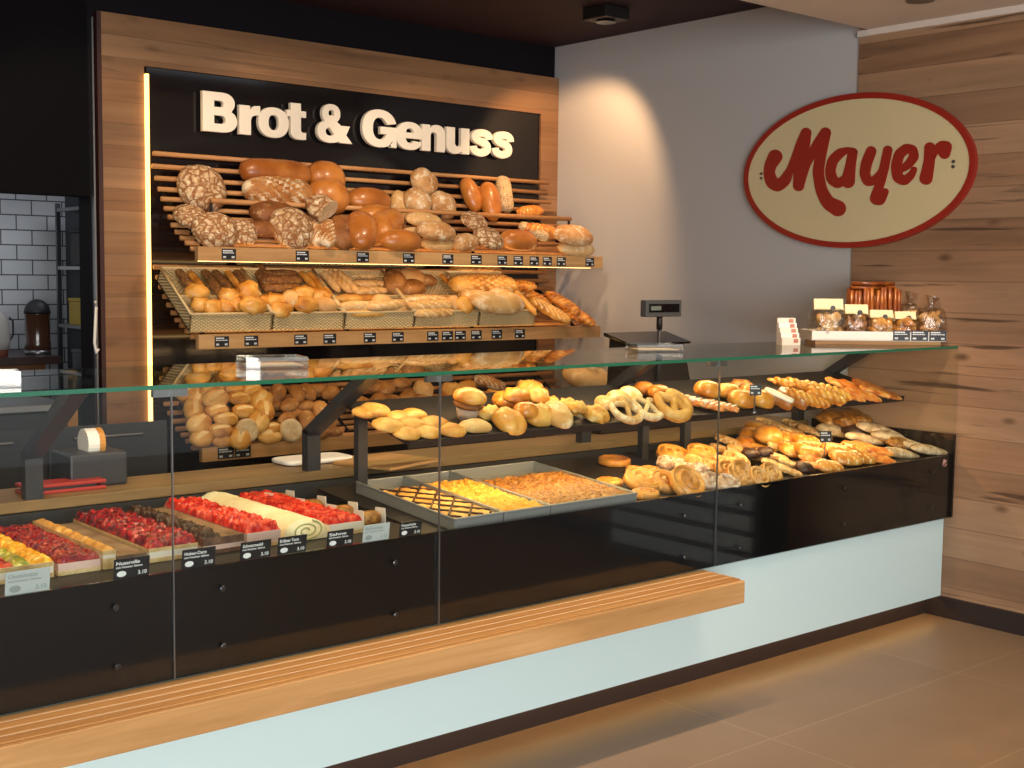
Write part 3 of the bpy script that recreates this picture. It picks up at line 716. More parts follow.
# small pink emblem on the glass corner
w = at(945, 462, 'y', 3.186); mb = MB()
for x0, z0, x1, z1, r in ((-.012, -.012, -.004, .012, .005), (-.004, .012, .002, -.004, .005), (.002, -.004, .012, .006, .004), (-.018, -.016, .004, -.022, .004), (.004, -.02, .014, -.010, .004)):
    mb.tube([(x0, 0, z0), (x1, 0, z1)], r, 6, flat=.3)
mb.obj('emblem', plain('emblem_pink', 'b98a84', .5), case).location = (w.x, -.0125, w.z)

base = thing('counter_base', 'white gloss counter base with recessed dark plinth', 'counter', (0, 3.26, 0))
bo = (0, 3.26, 0)
cb('white_panel', (C0, 3.232, .098), (C1, 3.25, .487), WHITEP, base, bo)
cb('plinth', (C0, 3.30, 0), (C1, 3.33, .11), PLINTH, base, bo)
cb('carcass', (C0, 3.332, 0), (C1, 4.55, .484), BLACKM, base, bo)
cb('light_strip', (C0, 3.262, .106), (C1 - .02, 3.272, .112), emit('plinth_led', 'ffc877', 14), base, bo)
cb('panel_carrier', (C0, 3.251, .113), (C1, 3.33, .13), PLINTH, base, bo)

sh = thing('bag_shelf', 'wooden bag shelf with slatted top along the counter front', 'shelf', (2.0, 3.14, 0))
so = (2.0, 3.14, 0)
cb('shelf_board', (C0, 2.986, .393), (3.676, 3.006, .478), WOODB, sh, so, .003)
cb('shelf_core', (C0, 3.006, .393), (3.676, 3.231, .466), WOODB, sh, so)
ys = [3.0065, 3.055, 3.103, 3.151, 3.197]
for a, b in zip(ys, ys[1:]):
    cb('slat', (C0, a + .003, .4665), (3.676, b - .003, .481), WOODS, sh, so, .002)
for a in ys[1:4]: cb('inlay', (C0, a - .0025, .4665), (3.676, a + .0025, .4800), plain('inlay_pale', 'e4d8c2', .35) if 'inlay_pale' not in MATS else MATS['inlay_pale'], sh, so)

wt = tag(MB().box((C0, 4.031, .832), (C1, 4.30, .868)).obj('worktop', wood('worktop_wood', '806a4e', '95805f', 'a8926f', 0, 0, 2, 1.2, .4), bevel=.003), 'light wooden worktop behind the display case', 'worktop')
o = MB().box((C0, 4.10, .486), (C1, 4.28, .83)).obj('base_cabinet', DARKG)
tag(o, 'dark grey base cabinet under the rear worktop', 'cabinet')

# grey louvred chest on the right wall, outside the frame, mirrored in the black front
ch = thing('louvred_chest', 'low grey chest with louvred fronts against the plank wall', 'chest', (5.30, 1.7, 0))
MB().box((-.10, -.55, 0), (.135, .55, .62)).obj('body', DARKG, ch)
for k in range(5):
    z = .06 + k * .11
    MB().prism([(.52 * -1, z), (.52, z), (.52, z + .08), (-.52, z + .08)], 'x', -.128, -.1005).obj('louvre', GREYM if k > 9 else plain('louvre_grey', 'b4babf', .5) if 'louvre_grey' not in MATS else MATS['louvre_grey'], ch, bevel=.012)
# ------------------------------------------------------------------ bread on the rack
s1 = 878 / 240
A, B = (150, 140), (370, 140)
def sh_(lst, o0, o1, sc0, sc1):                                    # bring a list read off another view into this view
    return [(k, (o1[0] + x / sc1 - o0[0]) * sc0, (o1[1] + y / sc1 - o0[1]) * sc0, w * sc0 / sc1) + tuple(r) for k, x, y, w, *r in lst]
FL = frame(5.905, 1.99, 66)
zone(A, s1, FL, "on the rack's top ledge", 'loaves on the top ledge',
     [('crk', 188, 178, 160), ('long', 457, 122, 222, 0, .02), ('score', 468, 193, 226, 0, .05), ('rnd', 642, 140, 132, 0, .01), ('rnd', 652, 208, 142, 0, .06), ('oval', 800, 224, 150, 0, .03)]
     + sh_([('pale', 105, 255, 80, 75), ('floround', 197, 156, 98), ('floround', 174, 228, 98, 0, .05), ('floround', 265, 240, 98, 20, .05), ('oval', 368, 202, 78, 97), ('oval', 438, 226, 80, 84, .03),
            ('seed', 490, 200, 72, 80), ('braid', 585, 262, 100, 8)], A, B, s1, s1))
FS = frame(5.50, 1.700, 37)
zone(A, s1, FS, "on the rack's upper slope", 'loaves on the upper slope',
     [('crk', 150, 285, 125), ('crk2', 238, 333, 158, 0, 0, 20), ('crk', 342, 338, 92, 0, 0, 25), ('rye', 452, 275, 160), ('rye', 415, 330, 110, 0, .0), ('crk', 518, 326, 150, 0, .0, 25), ('score', 606, 335, 90, 70),
      ('cut', 640, 262, 100, -62, .07), ('score', 650, 345, 88, 62, .02), ('rye', 700, 342, 112, 60, .0), ('oval', 770, 335, 118, 62, .02), ('oval', 826, 280, 130, 10), ('oval', 850, 318, 90, 70, .02)]
     + sh_([('oval', 12, 345, 70, 60), ('oval', 62, 310, 112, 40), ('oval', 110, 372, 146, 0, .01), ('pale', 196, 296, 132, -6), ('pale', 148, 345, 80, 20), ('flo', 240, 337, 140, 0, .05), ('pale', 245, 382, 120, 0), ('flo', 345, 378, 100, 20),
            ('crk', 380, 300, 98, 0, .02), ('crk', 432, 362, 112, 0, .02), ('oval', 540, 372, 140, 0), ('seed', 598, 338, 110, -40, .05), ('braid', 628, 330, 140, -8, .05), ('flo', 742, 353, 148, 0, .06), ('pale', 752, 398, 140, 0)], A, B, s1, s1))
# baskets with rolls on the middle tier
FB = frame(5.53, 1.318, 33)
BX = [at(px, 325, 'y', 5.5).x for px in (191, 274, 346, 416, 480.5, 537)]
BT = math.radians(34); BL = .42
def basket(x0, x1, k):
    c = (x0 + x1) / 2
    t = thing('bread_basket', 'divided wicker bread basket, %s from left on the middle rack tier' % ORD[k], 'basket', (c, 5.525, 1.312), 'wicker baskets on the rack')
    M = Matrix.Rotation(BT, 4, 'X'); h = (x1 - x0) / 2 - .004; z0, z1 = .002, .082
    mb = MB(); mb.box((-h, 0, z0), (h, BL, z0 + .008), M=M)
    fv = [(-h, -.004, z0), (h, -.004, z0), (h + .002, .035, z1), (-h - .002, .035, z1)]
    def wall(a, b, c_, d, th):
        q = [M @ Vector(p) for p in (a, b, c_, d)]; r = [v + M.to_3x3() @ Vector(th) for v in q]
        mb.add(q + r, [(0, 1, 2, 3), (7, 6, 5, 4), (0, 4, 5, 1), (1, 5, 6, 2), (2, 6, 7, 3), (3, 7, 4, 0)])
    wall((-h, 0, z0), (h, 0, z0), (h, .035, z1), (-h, .035, z1), (0, .008, 0))
    wall((-h, BL, z0), (h, BL, z0), (h, BL, z1), (-h, BL, z1), (0, -.008, 0))
    for s in (-1, 1): wall((s * h, 0, z0), (s * h, BL, z0), (s * h, BL, z1), (s * h, .035, z1), (-s * .008, 0, 0))
    mb.obj('body', WICK, t)
    rp = [(-h, .035, z1), (h, .035, z1), (h, BL, z1), (-h, BL, z1), (-h, .035, z1)]
    mb = MB()
    for a, b in zip(rp, rp[1:]): mb.tube([M @ Vector(a), M @ Vector(b)], .007, 8)
    mb.obj('rim', WICKR, t, True)
    MB().box((-h + .01, BL * .46, z0 + .01), (h - .01, BL * .46 + .01, z1 - .01), M=M).obj('divider', WICKR, t)
for k in range(5): basket(BX[k], BX[k + 1], k)
FBi = frame(5.525, 1.352, 34)
def bz(k, where, lst, o=A, g='rolls in the wicker baskets'):
    if where == 'front': lst = [(a, b, c - 6, d * 1.12) + tuple((list(r) + [0, 0])[:1]) + ((list(r) + [0, 0])[1] + .018,) for a, b, c, d, *r in lst]
    zone(o, s1, FBi, 'in %s of basket %s' % (where, ('one', 'two', 'three', 'four', 'five')[k]), g, lst)
bz(0, 'back', [('dstick', 128, 512, 88, 92, .02), ('gstick', 172, 518, 90, 95, .02), ('dstick', 222, 515, 86, 90, .02), ('dstick', 262, 512, 86, 95, .02), ('gstick', 300, 508, 84, 92, .02), ('dstick', 335, 512, 80, 90, .02)])
bz(0, 'front', [('sroll', 172, 565, 80), ('sroll', 190, 612, 68, 20), ('sroll', 228, 622, 70, 50), ('sroll', 272, 620, 70, -40), ('sroll', 290, 578, 72, 10, .02), ('sroll', 360, 560, 80, 60, .04), ('sroll', 322, 610, 72, 15), ('sroll', 375, 615, 90, 0, .02), ('sroll', 415, 600, 62, 40)])
bz(1, 'back', [('dstick', 415, 505, 100, 80, .01), ('dstick', 475, 492, 120, 0, .02), ('dstick', 480, 515, 130, 2, .03), ('dstick', 488, 545, 132, 0, .03), ('gstick', 575, 512, 86, 95, .02), ('gstick', 605, 515, 86, 95, .02)])
bz(1, 'front', [('sroll', 462, 600, 80, 0), ('sroll', 482, 630, 76, 20), ('proll', 520, 590, 70, 60, .02), ('sroll', 560, 575, 78, 40, .03), ('sroll', 570, 612, 82, 10, .02), ('sroll', 625, 580, 78, 30, .01), ('proll', 640, 612, 76, 0, .01)])
bz(2, 'back', [('stick', 655, 512, 90, 92, .02), ('stick', 690, 515, 96, 95, .03), ('stick', 725, 522, 96, 95, .03), ('stick', 775, 495, 110, 0), ('stick', 795, 528, 120, 2, .01), ('stick', 800, 553, 124, 2, .02)])
bz(2, 'front', [('gstick', 755, 588, 130, 0, .01), ('stick', 780, 615, 140, 0, .02), ('gstick', 790, 640, 130, 0)] + sh_([('proll', 45, 600, 70, 0, .02), ('stick', 60, 612, 120, 8, .03), ('proll', 100, 622, 60, 0), ('stick', 20, 630, 90, 5, .01)], A, B, s1, s1))
bz(3, 'back', [('broll', 85, 520, 90, 60), ('proll', 150, 505, 100, 0), ('broll', 150, 545, 100, 20), ('broll', 205, 515, 80, 0)], B)
bz(3, 'front', [('stick', 205, 590, 130, 0, .01), ('stick', 220, 612, 140, 2, .02), ('stick', 232, 640, 130, 2), ('proll', 305, 605, 60, 70), ('sroll', 345, 610, 70, 60, .01)], B)
bz(4, 'back', [('gstick', 268, 505, 60, 92, .02), ('gstick', 300, 520, 60, 88, .02)], B)
bz(4, 'front', [('pwd', 390, 590, 120, -30, .02), ('pwd', 440, 605, 140, -20, .04), ('pwd', 500, 608, 120, 10, .03), ('pwd', 480, 575, 90, 0, .03), ('gstick', 562, 600, 84, 92, .02)], B)
zone(B, s1, frame(5.512, 1.318, 33), 'on the middle rack tier', 'long loaves on the middle tier',
     [('baton', 385, 492, 190, 4), ('baton', 415, 535, 240, 0, .05), ('braid', 550, 533, 120, 0, .05), ('braid', 600, 575, 130, -55), ('baton', 655, 625, 150, -62, .02), ('braid', 705, 595, 130, -62, .03), ('braid', 760, 640, 130, -62)])
# lowest tier: heaps of rolls
D, s3 = (150, 340), 1024 / 250
FD = frame(5.50, .765, 36.5)
rl = [('roll', 215, 400, 95, 30), ('roll', 300, 412, 95, 0), ('roll', 365, 400, 95, 60), ('cutroll', 400, 370, 84, 0, .02, 40), ('roll', 488, 395, 100, 0), ('cutroll', 580, 370, 84, 0, .02, 35), ('roll', 445, 335, 88, 50, .03), ('roll', 500, 362, 80, 0, .02)]
zone(D, s3, FD, 'in front row of lowest rack roll heap', 'rolls in the lowest heap', rl, k_=0.97)
zone(D, s3, FD, 'in second row of lowest rack roll heap', 'rolls in the lowest heap',
     [('roll', 200, 345, 95, 40, .02), ('roll', 290, 372, 96, 0, .03), ('roll', 310, 325, 96, 0, .05), ('roll', 385, 292, 92, 0, .05), ('roll', 470, 290, 80, 70, .05), ('broll', 560, 325, 70, 30), ('broll', 600, 300, 70), ('broll', 640, 330, 72, 60), ('broll', 680, 360, 72), ('broll', 700, 385, 70, 20), ('broll', 730, 335, 72, 45), ('broll', 760, 375, 66)], k_=0.97)
zone(D, s3, FD, 'in third row of lowest rack roll heap', 'rolls in the lowest heap',
     [('roll', 180, 290, 95, 70), ('roll', 230, 300, 90, 0), ('roll', 275, 290, 90, 10, .04), ('roll', 270, 242, 100, 30, .05), ('roll', 365, 240, 92, 0, .05), ('roll', 455, 248, 92, 40, .04), ('broll', 520, 270, 70), ('broll', 570, 268, 72, 30, .02), ('broll', 640, 272, 74, 10, .02), ('broll', 695, 290, 72, 60, .02), ('broll', 750, 295, 70)], k_=0.97)
zone(D, s3, FD, 'in back row of lowest rack roll heap', 'rolls in the lowest heap',
     [('roll', 150, 215, 90, 30), ('roll', 195, 230, 90, 60), ('roll', 250, 205, 95, 20, .03), ('roll', 345, 195, 90, 0, .03), ('roll', 420, 208, 85, 10, .03), ('broll', 520, 220, 75, 50), ('broll', 600, 222, 72, 80, .02), ('broll', 648, 215, 70, 80, .02), ('broll', 692, 200, 74, 0, .02), ('broll', 738, 216, 74, 30, .02)], k_=0.97)
D2 = (370, 340)
zone(D2, s3, FD, 'behind upper tray, back row', 'rolls behind the tray',
     [('broll', 20, 195, 80), ('broll', 65, 200, 74, 30), ('broll', 130, 178, 80), ('proll', 218, 205, 84, 60, .02), ('sroll', 335, 208, 90, 20), ('sroll', 400, 200, 84, 50), ('sroll', 440, 235, 80), ('score', 490, 178, 130, -30, .02), ('sroll', 510, 238, 90, 0, .03)])
zone(D2, s3, FD, 'behind upper tray, front row', 'rolls behind the tray',
     [('broll', 30, 255, 74, 40), ('broll', 90, 245, 74), ('broll', 150, 240, 76, 30), ('broll', 130, 282, 70), ('broll', 215, 262, 80, 60), ('sroll', 320, 250, 84), ('sroll', 380, 262, 84, 20), ('broll', 75, 285, 70)])
zone(D2, s3, FD, 'piled beside the left counter bracket', 'long rolls on the lowest tier',
     [('gstick', -55, 290, 110, -45), ('gstick', -20, 330, 110, -45), ('gstick', 0, 275, 110, -50, .02), ('gstick', -110, 260, 100, -45), ('gstick', -70, 225, 100, -50), ('gstick', -35, 240, 110, -50)])
o = put(PR['flo'], 588, 379, 52, FD, -20, .02); o.data = PR['flo']['me'].copy(); o.data.materials[0] = C_PALE; tag(o, 'pale floured loaf behind the counter, left of the third glass bracket', 'bread')
bg_ = blob(.30, .19, .15, seed=41, ex=3, amp=.12, fr=5).obj('bread_bag', FILM, None, True)
bg_.location = at(588, 380, 'y', 5.62); bg_.rotation_euler = (math.radians(30), 0, 0); tag(bg_, 'clear plastic bag around the pale loaf behind the counter', 'bag')

# ------------------------------------------------------------------ upper tray of the display case
U4 = (370, 340)
zone(U4, s3, uf, 'in back row on the upper counter tray', 'baked goods on the upper tray',
     [('froll', -20, 300, 90), ('froll', 20, 292, 110, 30), ('froll', 125, 318, 92), ('froll', 182, 308, 90, 0, .01), ('cheese', 490, 305, 100, 0), ('bun', 555, 252, 95), ('sroll', 600, 235, 100, 0, .03), ('sroll', 655, 205, 100, 10, .01), ('sroll', 690, 235, 90, 40, .03), ('bun', 640, 295, 90, 0, .02), ('cheese', 740, 265, 90, 20),
      ('cheese', 810, 272, 90, 40, .02), ('cheese', 850, 280, 80, 0, .03)] +
     sh_([('pwd', 300, 262, 100, 20, .02), ('pwd', 360, 248, 90, 60, .02), ('bun', 420, 222, 80), ('bun', 485, 240, 90, 0, .01), ('bun', 700, 228, 105, 0, .02), ('bun', 792, 236, 96), ('berry', 850, 200, 90), ('bun', 890, 232, 80, 0, .01)], U4, (550, 340), s3, 1024 / 230), k_=1.2)
U5, s5 = (550, 340), 1024 / 230
zone(U5, s5, uf, 'in front row on the upper counter tray', 'baked goods on the upper tray',
     sh_([('froll', 75, 352, 112, 0, .01), ('froll', 175, 346, 92, 30, .01), ('froll', 268, 342, 100, 0, .01), ('froll', 150, 386, 100), ('froll', 235, 380, 96, 20), ('froll', 332, 372, 106), ('pwd', 430, 358, 115, -10), ('kais', 570, 336, 120, 0, 0, 20), ('sroll', 690, 312, 110, 30, 0, 15), ('pwd', 768, 310, 110, 60, 0, 10)], U5, U4, s5, s3)
     + [('cheese', 90, 318, 80, 70), ('cheese', 205, 335, 112, 0, .0, 10), ('pwd', 245, 285, 80, 60, .02), ('pretz', 338, 308, 130, 20, .02, 25), ('pretz', 432, 300, 130, -10, .02, 25), ('gpretz', 545, 285, 150, 10, .02, 30), ('pstrip', 625, 272, 150, -55, .01), ('pstrip', 690, 290, 140, -55, .01), ('pstrip', 762, 295, 130, -55, .01),
        ('bun', 852, 272, 110, 0), ('bun', 940, 270, 100, 0, 0, 10)], k_=1.2)
U6, s6 = (720, 340), 1024 / 240
zone(U6, s6, uf, 'at right end of the upper tray', 'pastries at the tray end',
     [('brick', 242, 258, 84, -62, .01), ('brick', 306, 255, 84, -62, .01), ('twist', 300, 200, 95, -55), ('twist', 350, 200, 95, -55), ('twist', 350, 245, 100, -50, .02), ('twist', 385, 212, 100, -55, .02), ('twist', 400, 260, 95, -40, .01), ('twist', 430, 215, 100, -55, .02), ('twist', 455, 240, 110, -45, .02), ('twist', 490, 225, 95, -55), ('gstick', 268, 192, 90, -50),
      ('slice', 530, 195, 110, -50), ('slice', 540, 232, 110, -40, .01), ('slice', 590, 205, 110, -50), ('slice', 610, 235, 110, -35, .012), ('slice', 640, 200, 100, -55), ('slice', 668, 222, 100, -40, .01), ('slice', 710, 232, 90, -35)], k_=1.5, dp=12)
burg = thing('filled_roll', 'golden roll in a paper cup near the second glass joint', 'bread roll', at_plane(466, 420, uf[0] + uf[1] * .0, uf[1]))
burg.rotation_euler = (math.radians(UP_T), 0, 0)
MB().lathe([(.034, .001), (.044, .05), (.042, .05), (.033, .004)], 22).obj('paper_cup', plain('cup_brown', 'b39a86', .7), burg, True)
MB().lathe([(.047, .05), (.056, .058), (.055, .068), (.048, .072)], 22).obj('filling', C_RYE, burg, True)
blob(.125, .12, .07, seed=44, ex=2.1).obj('roll_top', C_GOLD, burg, True).location = (0, 0, .085)

# ------------------------------------------------------------------ lower bed, right half
ft = (3.93 - 3.215); bf = frame(3.215, .765, math.degrees(math.atan(SL)))
L5, sL = (600, 420), 1024 / 140
zone(L5, sL, bf, 'in back row beside the third sheet tray', 'pastries on the lower bed',
     [('flat', 105, 300, 225, 0, .0), ('flat', 70, 455, 190, 0, 0), ('bsnail', 250, 360, 120, 0, .0), ('bsnail', 360, 368, 150, 0, .01), ('bsnail', 535, 250, 225, 0, .03, 15), ('dsnail', 495, 315, 150, 0, .02, 15), ('dsnail', 590, 330, 130, 0, .02, 15), ('bsnail', 745, 240, 210, 0, .03, 15), ('snail', 690, 300, 140, 0, .04, 15),
      ('dsnail', 650, 365, 150, 0, .02, 10), ('dsnail', 730, 360, 130, 0, .03, 15), ('snail', 800, 335, 140, 0, .03, 20), ('snail', 905, 310, 150, 0, .03, 15)], k_=1.08)
zone(L5, sL, bf, 'in front row beside the third sheet tray', 'pastries on the lower bed',
     [('bsnail', 310, 440, 250, 0, .015, 20), ('bsnail', 335, 540, 190, 0, .0, 0), ('bsnail', 480, 450, 200, 0, .01, 30), ('bsnail', 640, 458, 240, 0, .0, 42), ('dsnail', 735, 410, 130, 0, .01, 25), ('dsnail', 820, 450, 150, 0, 0, 35), ('dsnail', 895, 470, 130, 0, 0, 25), ('snail', 930, 365, 140, 0, .02, 30), ('snail', 1000, 410, 160, 0, .01, 40)], k_=1.08)
L6, sM = (720, 400), 922 / 120
zone(L6, sM, bf, 'in front row left of the tag on stick', 'pastries in front of the tag',
     [('dsnail', 60, 640, 130, 0, 0, 25), ('snail', 60, 550, 130, 0, .01, 40), ('snail', 172, 572, 155, 0, 0, 45), ('snail', 300, 595, 120, 0, 0, 45), ('snail', 395, 565, 125, 0, 0, 45), ('strip', 430, 505, 150, -55, .02), ('strip', 520, 545, 150, -55, .01), ('choc', 650, 525, 110, 0, .0, 20), ('strip', 560, 500, 150, -55, .01), ('slice', 720, 500, 170, -20, .0), ('slice', 800, 510, 170, -20, .01), ('slice', 700, 450, 150, -20, .02)], k_=1.45, dp=18)
zone(L6, sM, bf, 'in middle row left of the tag on stick', 'pastries in the middle row',
     [('strip', 100, 330, 190, -50, .02), ('strip', 60, 400, 190, -50, .01), ('snail', 120, 470, 150, 0, .02, 20), ('strip', 190, 410, 190, -50, .02), ('choc', 235, 415, 100, 0, .03), ('choc', 345, 405, 90, 0, .03), ('strip', 300, 440, 180, -50, .01), ('strip', 400, 430, 170, -50, .02), ('pocket', 560, 310, 175, -20, .03), ('pocket', 660, 330, 170, -20, .03), ('pocket', 570, 390, 175, -20, .01), ('pocket', 690, 395, 165, -20, .02), ('pocket', 780, 390, 140, -20, .01), ('bun', 190, 345, 110), ('strip', 480, 380, 160, -50, .02), ('strip', 430, 340, 150, -50, .02), ('gstick', 320, 365, 170, -30, .01)], k_=1.5, dp=18)
zone(L6, sM, bf, 'in back row left of the tag on stick', 'pastries in the back row',
     [('bun', 275, 245, 145, 0, .01), ('bun', 372, 285, 150, 0, .03), ('bun', 235, 290, 130, 0, .01), ('strip', 400, 190, 170, -50), ('strip', 460, 210, 170, -50, .02), ('strip', 520, 235, 170, -50, .03), ('strip', 600, 200, 160, -50, .01), ('strip', 660, 225, 180, -50, .02), ('strip', 730, 250, 180, -50, .02)], k_=1.5, dp=18)
L7 = (820, 400); s7 = 1024 / 140
zone(L7, s7, bf, 'at right end of the lower bed', 'pastries at the right end',
     [('pocket', 185, 430, 160, -25, .01), ('pocket', 60, 490, 145, -25), ('pocket', 300, 425, 140, -30, .01), ('pocket', 240, 370, 140, -30, .02), ('pocket', 120, 370, 150, -20, .02), ('slice', 400, 370, 190, -35, .02), ('slice', 420, 430, 190, -35, .01), ('slice', 300, 340, 190, -30, .03), ('berry', 130, 140, 210, 0, .03), ('berry', 230, 150, 190, 20, .05), ('berry', 310, 140, 90, 0, .01), ('gfl', 160, 240, 260, -30, .02), ('choc', 270, 230, 150, 0, .03), ('gfl', 330, 290, 200, -35, .03),
      ('gfl', 440, 230, 220, -45, .02), ('berry', 480, 270, 140, 20, .03), ('gfl', 540, 290, 220, -42, .02), ('berry', 570, 320, 120, 0, .03), ('gfl', 590, 395, 200, -25, .0), ('gfl', 650, 330, 200, -40, .01), ('gfl', 720, 350, 180, -38, .01), ('gfl', 800, 370, 190, -25, .0)], k_=1.55, dp=15)
# ------------------------------------------------------------------ cakes on the lower bed, left half
def fruit(name, cols, sc=60, rough=.25):
    n = N(name); mp = n.coords()
    v = n.n('TexVoronoi', Scale=float(sc), Vector=mp); sep = n.n('SeparateColor', Color=(v, 1))
    k = len(cols); r = n.ramp(sep, [(i / k, lin(c)) for i, c in enumerate(cols)])
    r.color_ramp.interpolation = 'CONSTANT'
    n.bsdf(r, rough, bump=(v, 0), bs=.4, bd=-.01, coat=.3); return n.m
F_RASP = fruit('topping_raspberry', ['78101c', '9c1820', 'b42a30', '640c14'], 75)
F_BERRY = fruit('topping_mixed_berry', ['7c1622', '9c2a28', '601626', 'b04236', '901f2a'], 70)
F_STRAW = fruit('topping_strawberry', ['c41e14', 'd8351f', 'e8553a', 'b5160f'], 55)
F_TROP = fruit('topping_orange_fruit', ['f0a818', 'f4b92c', 'e89a10', 'f6cc50'], 45)
F_TROPR = fruit('topping_red_fruit', ['c4281c', 'd84a30', 'a81c18', 'e06a48'], 45)
F_KIWI = fruit('topping_green_fruit', ['a8a83a', 'c0b848', '8f9a30', 'cfc870'], 45)
SPONGE = crust('cake_sponge', 'c8a064', 'dcbc84', 'ecd6a8', 40, rough=.9, bump=.4, fs=90)
CREAMC = plain('whipped_cream', 'f2e8d4', .6)
PINKC = plain('pink_cream', 'e3c0b2', .6)
CHOCS = crust('choc_slab', '6f5644', '8a7058', 'a08870', 10, rough=.4, bump=.1)
CHOCB = crust('choc_cake', '53392a', '6f4e3a', '86654c', 30, rough=.7, bump=.4)
CARA = crust('caramel_block', 'b0702a', 'd59a48', 'ecc27c', 30, rough=.4, bump=.6)
def topping(x0, x1, y0, y1, z, h, r, seed, base=.0):
    """bumpy sheet of close-set berries or dollops"""
    st = r * .38; nx = max(4, int((x1 - x0) / st)); ny = max(4, int((y1 - y0) / st)); mb = MB(); vs = []
    for j in range(ny + 1):
        for i in range(nx + 1):
            x = x0 + (x1 - x0) * i / nx; y = y0 + (y1 - y0) * j / ny
            d = noise.voronoi(Vector((x, y, seed * 7.3)) / (r * 1.7))[0][0]
            e = min(1, min(i, nx - i, j, ny - j) / 1.5)
            vs.append((x, y, z + (base + h * math.sqrt(max(0, 1 - (d * 1.35) ** 2)) + h * .35 * noise.noise(Vector((x, y, seed)) * 40)) * e))
    w = nx + 1
    fs = [(j * w + i, j * w + i + 1, (j + 1) * w + i + 1, (j + 1) * w + i) for j in range(ny) for i in range(nx)]
    o = len(vs); vs += [(x0, y0, z - .002), (x1, y0, z - .002), (x1, y1, z - .002), (x0, y1, z - .002)]; fs.append((o + 3, o + 2, o + 1, o))
    return mb.add(vs, fs)
ZC = .7757
YC = 3.36
def cakex(px): return at(px, 575 - px * .15, 'y', YC).x
def cake(label, x0, x1, y0, y1, layers, tops, z=ZC):
    c = thing('cake', label, 'cake', ((x0 + x1) / 2, y0, z), 'cake rows in the display case'); off = Vector(((x0 + x1) / 2, y0, z))
    h = 0; mb = MB(); ms = []
    for k, (t, m) in enumerate(layers):
        mb.box((x0 - off.x + .001 * (k % 2), .001 * (k % 2), h), (x1 - off.x - .001 * (k % 2), y1 - y0, h + t), k); ms.append(m); h += t
    mb.obj('cake_body', ms, c)
    for nm, fx0, fx1, m, hh, r, sd, *b in tops:
        a = x0 + (x1 - x0) * fx0 - off.x; bb = x0 + (x1 - x0) * fx1 - off.x
        o = topping(a, bb, .004, y1 - y0 - .004, h, hh, r, sd, *(b or [])).obj(nm, m, c, True)
        if nm in ('berry_topping', 'fruit_topping'): o['kind'] = 'stuff'
    return c, h
P_ = cakex
cake('mixed fruit cake with yellow, green and red fruit at left edge', P_(-12), P_(54), YC, 3.86, [(.012, SPONGE), (.018, CREAMC), (.012, SPONGE)],
     [('fruit_topping', 0, .4, F_TROPR, .014, .014, 1), ('fruit_topping', .38, .66, F_KIWI, .014, .014, 2), ('fruit_topping', .64, 1, F_TROP, .018, .014, 3)])
cake('dark red mixed berry cake with pale sides beside the fruit cake', P_(58), P_(101), YC, 3.90, [(.012, SPONGE), (.020, PINKC)], [('berry_topping', 0, 1, F_BERRY, .016, .011, 4, .004)])
cake('beige cake row topped with caramel pieces beside the flat brown cake', P_(103), P_(116), YC, 3.90, [(.03, SPONGE), (.01, CREAMC), (.012, SPONGE)], [('caramel_topping', 0, 1, CARA, .012, .017, 5)])
cake('flat brown nut cake slab left of the raspberry cake', P_(117), P_(147), YC, 3.90, [(.010, CREAMC), (.022, CHOCS)], [('glaze', 0, 1, CHOCS, .002, .02, 6)])
cake('raspberry cake with thick red berries on cream behind the leftmost glass joint', P_(149), P_(198), YC, 3.92, [(.012, SPONGE), (.018, CREAMC), (.010, SPONGE)], [('berry_topping', 0, 1, F_RASP, .022, .013, 7, .006)])
cake('chocolate cake with dark shavings beside the raspberry cake', P_(203), P_(244), YC, 3.90, [(.012, CHOCB), (.014, PINKC), (.022, CHOCB)], [('shavings', 0, .45, C_CHOC, .022, .010, 8), ('glaze', .45, 1, CHOCS, .003, .02, 9)])
cake('cream cake topped with chopped strawberries left of white roll', P_(247), P_(281), YC, 3.93, [(.012, SPONGE), (.034, PINKC)], [('fruit_topping', 0, 1, F_STRAW, .022, .012, 10, .006)])
def rollcake(label, x0, x1, y0, y1, m, seed, bump, core):
    c = thing('cake_roll', label, 'cake', ((x0 + x1) / 2, y0, ZC), 'cake rolls in the display case'); r = (x1 - x0) / 2; h = r * .88; mb = MB(); vs = []; ny, na = 46, 18
    for j in range(ny + 1):
        for k in range(na + 1):
            a = PI * k / na; q = 1 + bump * noise.noise(Vector((k * .9, j * .9, seed)) * .9)
            vs.append((-r * math.cos(a) * q, (y1 - y0) * j / ny, .001 + h * math.sin(a) ** .8 * q))
    w = na + 1
    fs = [(j * w + k, (j + 1) * w + k, (j + 1) * w + k + 1, j * w + k + 1) for j in range(ny) for k in range(na)] + [tuple(range(w)), tuple(range(ny * w, ny * w + w))[::-1]]
    mb.add(vs, fs).obj('roll_body', m, c, True)
    pts = []
    for k in range(40):
        a = k / 40 * 4.5 * PI; rr = r * .12 + r * .68 * k / 40
        pts.append((rr * math.cos(a) * .95, -.001, h * .46 + rr * math.sin(a) * .55))
    MB().tube(pts, .003, 6).obj('spiral_filling', core, c)
    return c
rollcake('white cream-covered cake roll between the two red-topped cakes', P_(285), P_(328), YC, 3.97, crust('cream_roll', 'e6d3a0', 'f1e4bf', 'f9f1da', 14, rough=.6, bump=.4), 3, .05, plain('roll_green', 'b7b27a', .7))
cake('red strawberry-jelly cake row right of the white cake roll', P_(330), P_(363), YC, 3.97, [(.012, SPONGE), (.026, CREAMC)], [('berry_topping', 0, 1, F_STRAW, .010, .009, 12, .010)])
